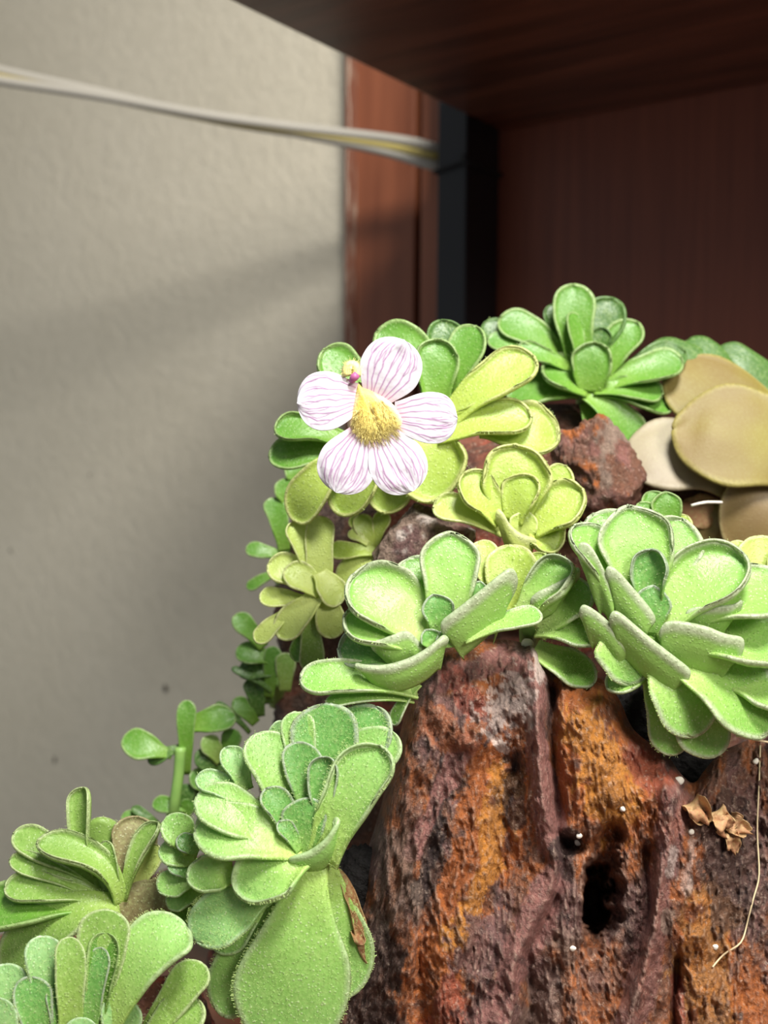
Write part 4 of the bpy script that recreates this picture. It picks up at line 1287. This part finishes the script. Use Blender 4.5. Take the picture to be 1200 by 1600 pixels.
def petal(pts, w, n, seed, base=.42, um=.62, skew=0.0):
    N0 = np.array(n, float); N0 /= np.linalg.norm(N0)
    b, c, e = centreline(pts, .05, N0)
    U = np.concatenate([np.linspace(0, .85, 56), np.linspace(.86, .9995, 26)]); Vq = np.linspace(-1, 1, 81)
    u = U[:, None]
    Cn = (1 - u) ** 2 * b + 2 * u * (1 - u) * c + u * u * e
    T = 2 * (1 - u) * (c - b) + 2 * u * (e - c); T /= np.linalg.norm(T, axis=1)[:, None]
    Nn = N0 - T * (T @ N0)[:, None]; Nn /= np.linalg.norm(Nn, axis=1)[:, None]
    Sd = np.cross(T, Nn)
    rr = np.random.default_rng(seed)
    s = np.clip((U - um) / (1 - um), 0, 1)
    h = w / 2 * np.where(U < um, base + (1 - base) * np.sin(np.clip(U / um, 0, 1) * math.pi / 2) ** 1.3, np.maximum(1 - s ** 2.5, 0) ** .5)
    v = Vq[None, :]
    edge = 1 + .02 * np.sin(v * 9 + seed) * u
    z = (fbm(np.stack([u * 3 + 0 * v, v * 2 + 0 * u, 0 * u * v + seed], -1), 3, seed) - .5) * 10 * u - 5 * (v ** 2) * u + 7 * u * 0
    pos = Cn[:, None] + Sd[:, None] * (h[:, None] * v * edge + skew * w * u * u)[..., None] + Nn[:, None] * z[..., None]
    # veins: fanning lines that fork
    Ls = np.linalg.norm(e - b)
    xs = h[:, None] * v; ys = u * Ls + 0 * v
    vein = np.zeros_like(xs)
    def draw(path, wd, st):
        nonlocal vein
        d = seg_dist(xs, ys, path)
        vein = np.maximum(vein, st * np.exp(-(d / wd) ** 2))
    for k, a in enumerate(np.linspace(-.78, .78, 7)):
        a += rr.normal() * .04
        u1 = rr.uniform(.40, .6)
        f = lambda uu, aa: (np.interp(uu, U, h) * aa, uu * Ls)
        main = [f(x, a * (.8 + .2 * x) + rr.normal() * .022) for x in np.linspace(.05, .93, 9)]
        draw(main, 1.0, .95)
        j = int(np.argmin([abs(x - u1) for x in np.linspace(.05, .93, 9)]))
        for sg in ((-1, 1) if rr.random() < .5 else (rr.choice([-1, 1]),)):
            br = [main[j]]
            for x in np.linspace(u1 + .1, min(.93, u1 + rr.uniform(.25, .45)), 4):
                br.append(f(x, a + sg * .5 * (x - u1) * rr.uniform(.5, .9)))
            draw(br, .85, .7)
    vein = vein * (1 - sstep(.80, .97, u)) + vein * .25 * sstep(.80, .97, u)
    pink = .55 * sstep(.28, .0, u) + 0 * v
    tp, bt = pos + Nn[:, None] * .9, pos - Nn[:, None] * .9
    nu, nv = xs.shape
    ring = np.concatenate([tp, bt[:, ::-1]], 1)
    W = px_world(ring[..., 0], -ring[..., 1], ring[..., 2], DF).reshape(-1, 3)
    k = 2 * nv
    i = np.arange(nu * k).reshape(nu, k); j = np.roll(i, -1, 1)
    Fc = np.stack([i[:-1], j[:-1], j[1:], i[1:]], -1).reshape(-1, 4)
    ve = np.concatenate([vein, vein[:, ::-1] * .6], 1); pk = np.concatenate([pink, pink], 1)
    return mesh_obj('petal', W, Fc, M['petal'], flower, True, {'vein': ve, 'yellow': pk})


petal([(562, 622, -4), (464, 630, 6)], 94, (.1, .15, .98), 3, base=.5, um=.55)
petal([(586, 625, -6), (632, 531, 0)], 96, (0, -.1, .98), 5, base=.45, um=.5)
petal([(616, 650, -2), (715, 655, 2)], 82, (-.1, .1, .98), 8, base=.55, um=.6)
petal([(566, 672, 0), (524, 769, 10)], 92, (.05, .25, .96), 12, base=.4, um=.55)
petal([(592, 674, 2), (645, 768, 10)], 92, (-.05, .25, .96), 14, base=.4, um=.55)
# throat hairs
cnt = 900
ang = RNG.random(cnt) * 2 * math.pi; rad = np.sqrt(RNG.random(cnt))
hx = 583 + np.cos(ang) * rad * 36 + 4; hy = 660 + np.sin(ang) * rad * 36
keep = (hy > 622) & (np.abs(hx - 583 - (hy - 655) * .1) < 10 + (hy - 605) * .48)
hx, hy = hx[keep], hy[keep]
A = []
for x, y in zip(hx, hy):
    dx, dy = (x - 572) * .16 + RNG.normal() * 2.5, 8 + RNG.normal() * 2.5
    s = np.hypot((x - 583) / 45, (y - 655) / 42)
    z0 = 6 + 8 * math.sqrt(max(0, 1 - s * s)) - 4
    p0, p1 = np.array([x, y, z0]), np.array([x + dx * 1.5, y + dy * 1.2, z0 + 6 + RNG.normal()])
    A.append([p0 + (.55, 0, 0), p0 + (-.3, .45, 0), p0 + (-.3, -.45, 0), p1])
A = np.array(A)
W = px_world(A[..., 0], A[..., 1], A[..., 2], DF).reshape(-1, 3)
f = np.array([[0, 1, 3], [1, 2, 3], [2, 0, 3]])[None] + (np.arange(len(A)) * 4)[:, None, None]
tag(mesh_obj('throat_hairs', W, f.reshape(-1, 3), M['thair'], flower), kind='stuff')
# hairy yellow hood and purple base between the upper petals
cnt = 220
ta = RNG.random(cnt) * math.pi * 1.2 - .3; tb = RNG.normal(size=(cnt, 3)); tb /= np.linalg.norm(tb, axis=1)[:, None]
q0 = np.stack([550 - 8 * np.cos(ta), 582 - 11 * np.sin(ta), np.full(cnt, -4.0)], -1) + tb * 7
A = np.stack([q0 + (.5, 0, 0), q0 + (-.3, .45, 0), q0 + (-.3, -.45, 0), q0 + tb * 7.5], 1)
W = px_world(A[..., 0], A[..., 1], A[..., 2], DF).reshape(-1, 3)
f = np.array([[0, 1, 3], [1, 2, 3], [2, 0, 3]])[None] + (np.arange(cnt) * 4)[:, None, None]
tag(mesh_obj('stigma_hairs', W, f.reshape(-1, 3), M['thair'], flower), kind='stuff')
ar = np.linspace(-.5, math.pi * 1.15, 16)
pth = np.stack([550 - 8 * np.cos(ar), 582 - 11 * np.sin(ar), np.full(16, -4.0)], -1)
tube('stigma', px_world(pth[:, 0], pth[:, 1], pth[:, 2], DF), 8.5 * DF / F, M['stigma'], flower, 8)
tube('purple_base', px_world(np.array([548, 553, 558]), np.array([597, 590, 585]), np.array([2, 5, 4]), DF), np.array([4, 7, 6]) * DF / F, M['purple'], flower, 8)
# stalk from the rosette up to the flower
tube('flower_stalk', smooth_path([P(640, 690, .213), P(600, 640, .205), P(578, 630, .200)], 14), 0.0009, M['stem'], flow, 8)

# ------------------------------------------------------------------ small things on the rock
def rp(x, y, lift=1.5):
    return px_world(x, y, rock_z(x, y) + lift, RF[3])
rp_path = [(1188, 1165), (1186, 1230), (1182, 1300), (1188, 1370), (1178, 1400), (1168, 1440), (1160, 1475), (1130, 1490), (1108, 1518)]
pts = []
for a, b in zip(rp_path[:-1], rp_path[1:]):
    for k in range(4):
        pts.append(rp(a[0] + (b[0] - a[0]) * k / 4, a[1] + (b[1] - a[1]) * k / 4, 3))
pts = np.array(pts)
for _ in range(3): pts[1:-1] = (pts[:-2] + pts[1:-1] * 2 + pts[2:]) / 4
tag(tube('root_thread', pts, 0.00016, M['root'], None, 6), 'thin pale root thread hanging down the right of the rock', 'root')
tag(tube('root_thread', smooth_path([P(1080, 790, .222), P(1102, 785, .222), P(1128, 785, .224)], 10), 0.00028, M['crumb'], None, 6), 'short white root below the olive leaves', 'root')
tag(tube('root_thread', smooth_path([P(1150, 1150, .184), P(1180, 1156, .183), P(1215, 1162, .183)], 10), 0.00018, M['root'], None, 6), 'short pale root under the right rosette', 'root')


def crumb(name, x, y, r, mat, seed, D=None, z=None):
    th = np.linspace(0, math.pi, 8)[:, None]; ph = np.linspace(0, 2 * math.pi, 12, endpoint=False)[None]
    d = np.stack([np.sin(th) * np.cos(ph), np.cos(th) + 0 * ph, np.sin(th) * np.sin(ph)], -1)
    rr = r * (0.75 + .6 * (fbm(d * 1.7 + seed, 3, seed)))
    p = d * rr[..., None] * np.array([1, .85, .7])
    zz = rock_z(x, y) if z is None else z
    V = px_world(x + p[..., 0], y + p[..., 1], zz + r * .4 + p[..., 2], D or RF[3]).reshape(-1, 3)
    i = np.arange(96).reshape(8, 12); j = np.roll(i, -1, 1)
    return mesh_obj(name, V, np.stack([i[:-1], j[:-1], j[1:], i[1:]], -1).reshape(-1, 4), mat)


cr = [(905, 1306, 5, 'upper of the two white grains above the dark hole'), (904, 1316, 6.5, 'lower of the two white grains above the dark hole'),
      (973, 1264, 5, 'white grain alone on the ochre patch of rock'), (1061, 1220, 8, 'largest white grain at the rim of the black cleft'),
      (1080, 1300, 5, 'white grain beside the dry flakes on the rock'), (1182, 1190, 6, 'white grain beside the thin root thread'),
      (895, 1482, 5, 'pale grain left of the foot of the dark hole'), (1118, 1480, 5, 'pale grain near the tip of the root thread'),
      (824, 1006, 10, 'chalky white crumb on the crest of the rock'), (842, 1018, 8, 'chalky white crumb just below the crest of the rock')]
for k, (x, y, r, lb) in enumerate(cr):
    tag(crumb('perlite_grain', x, y, r, M['crumb'], 31 + k), lb, 'grain', 'white grains on the rock')
fl = [([(1078, 1255), (1100, 1285)], 26, 'tan dry flake nearest the black cleft'), ([(1118, 1268), (1132, 1300)], 24, 'reddish dry flake in the middle of the rock face'),
      ([(1140, 1285), (1162, 1300)], 24, 'curled dry flake nearest the root thread'), ([(1140, 1300), (1146, 1330)], 18, 'narrow dry flake hanging below the curled one')]
for pts_, w_, lb in fl:
    zz = [rock_z(*q) + 6 for q in pts_]
    rt_ = empty('dry_flake', px_world(pts_[0][0], pts_[0][1], zz[0], RF[3]))
    tag(rt_, lb, 'dry leaf', 'dry flakes on the rock')
    leaf(rt_, RF[3], [(q[0], q[1], z_) for q, z_ in zip(pts_, zz)], w_ * 1.3, (0.1, .3, .9), 'dry', rim=.4, wav=.9, bend=.3, th=1.4, name='blade', cup=.4, base=.9, pt=.8)
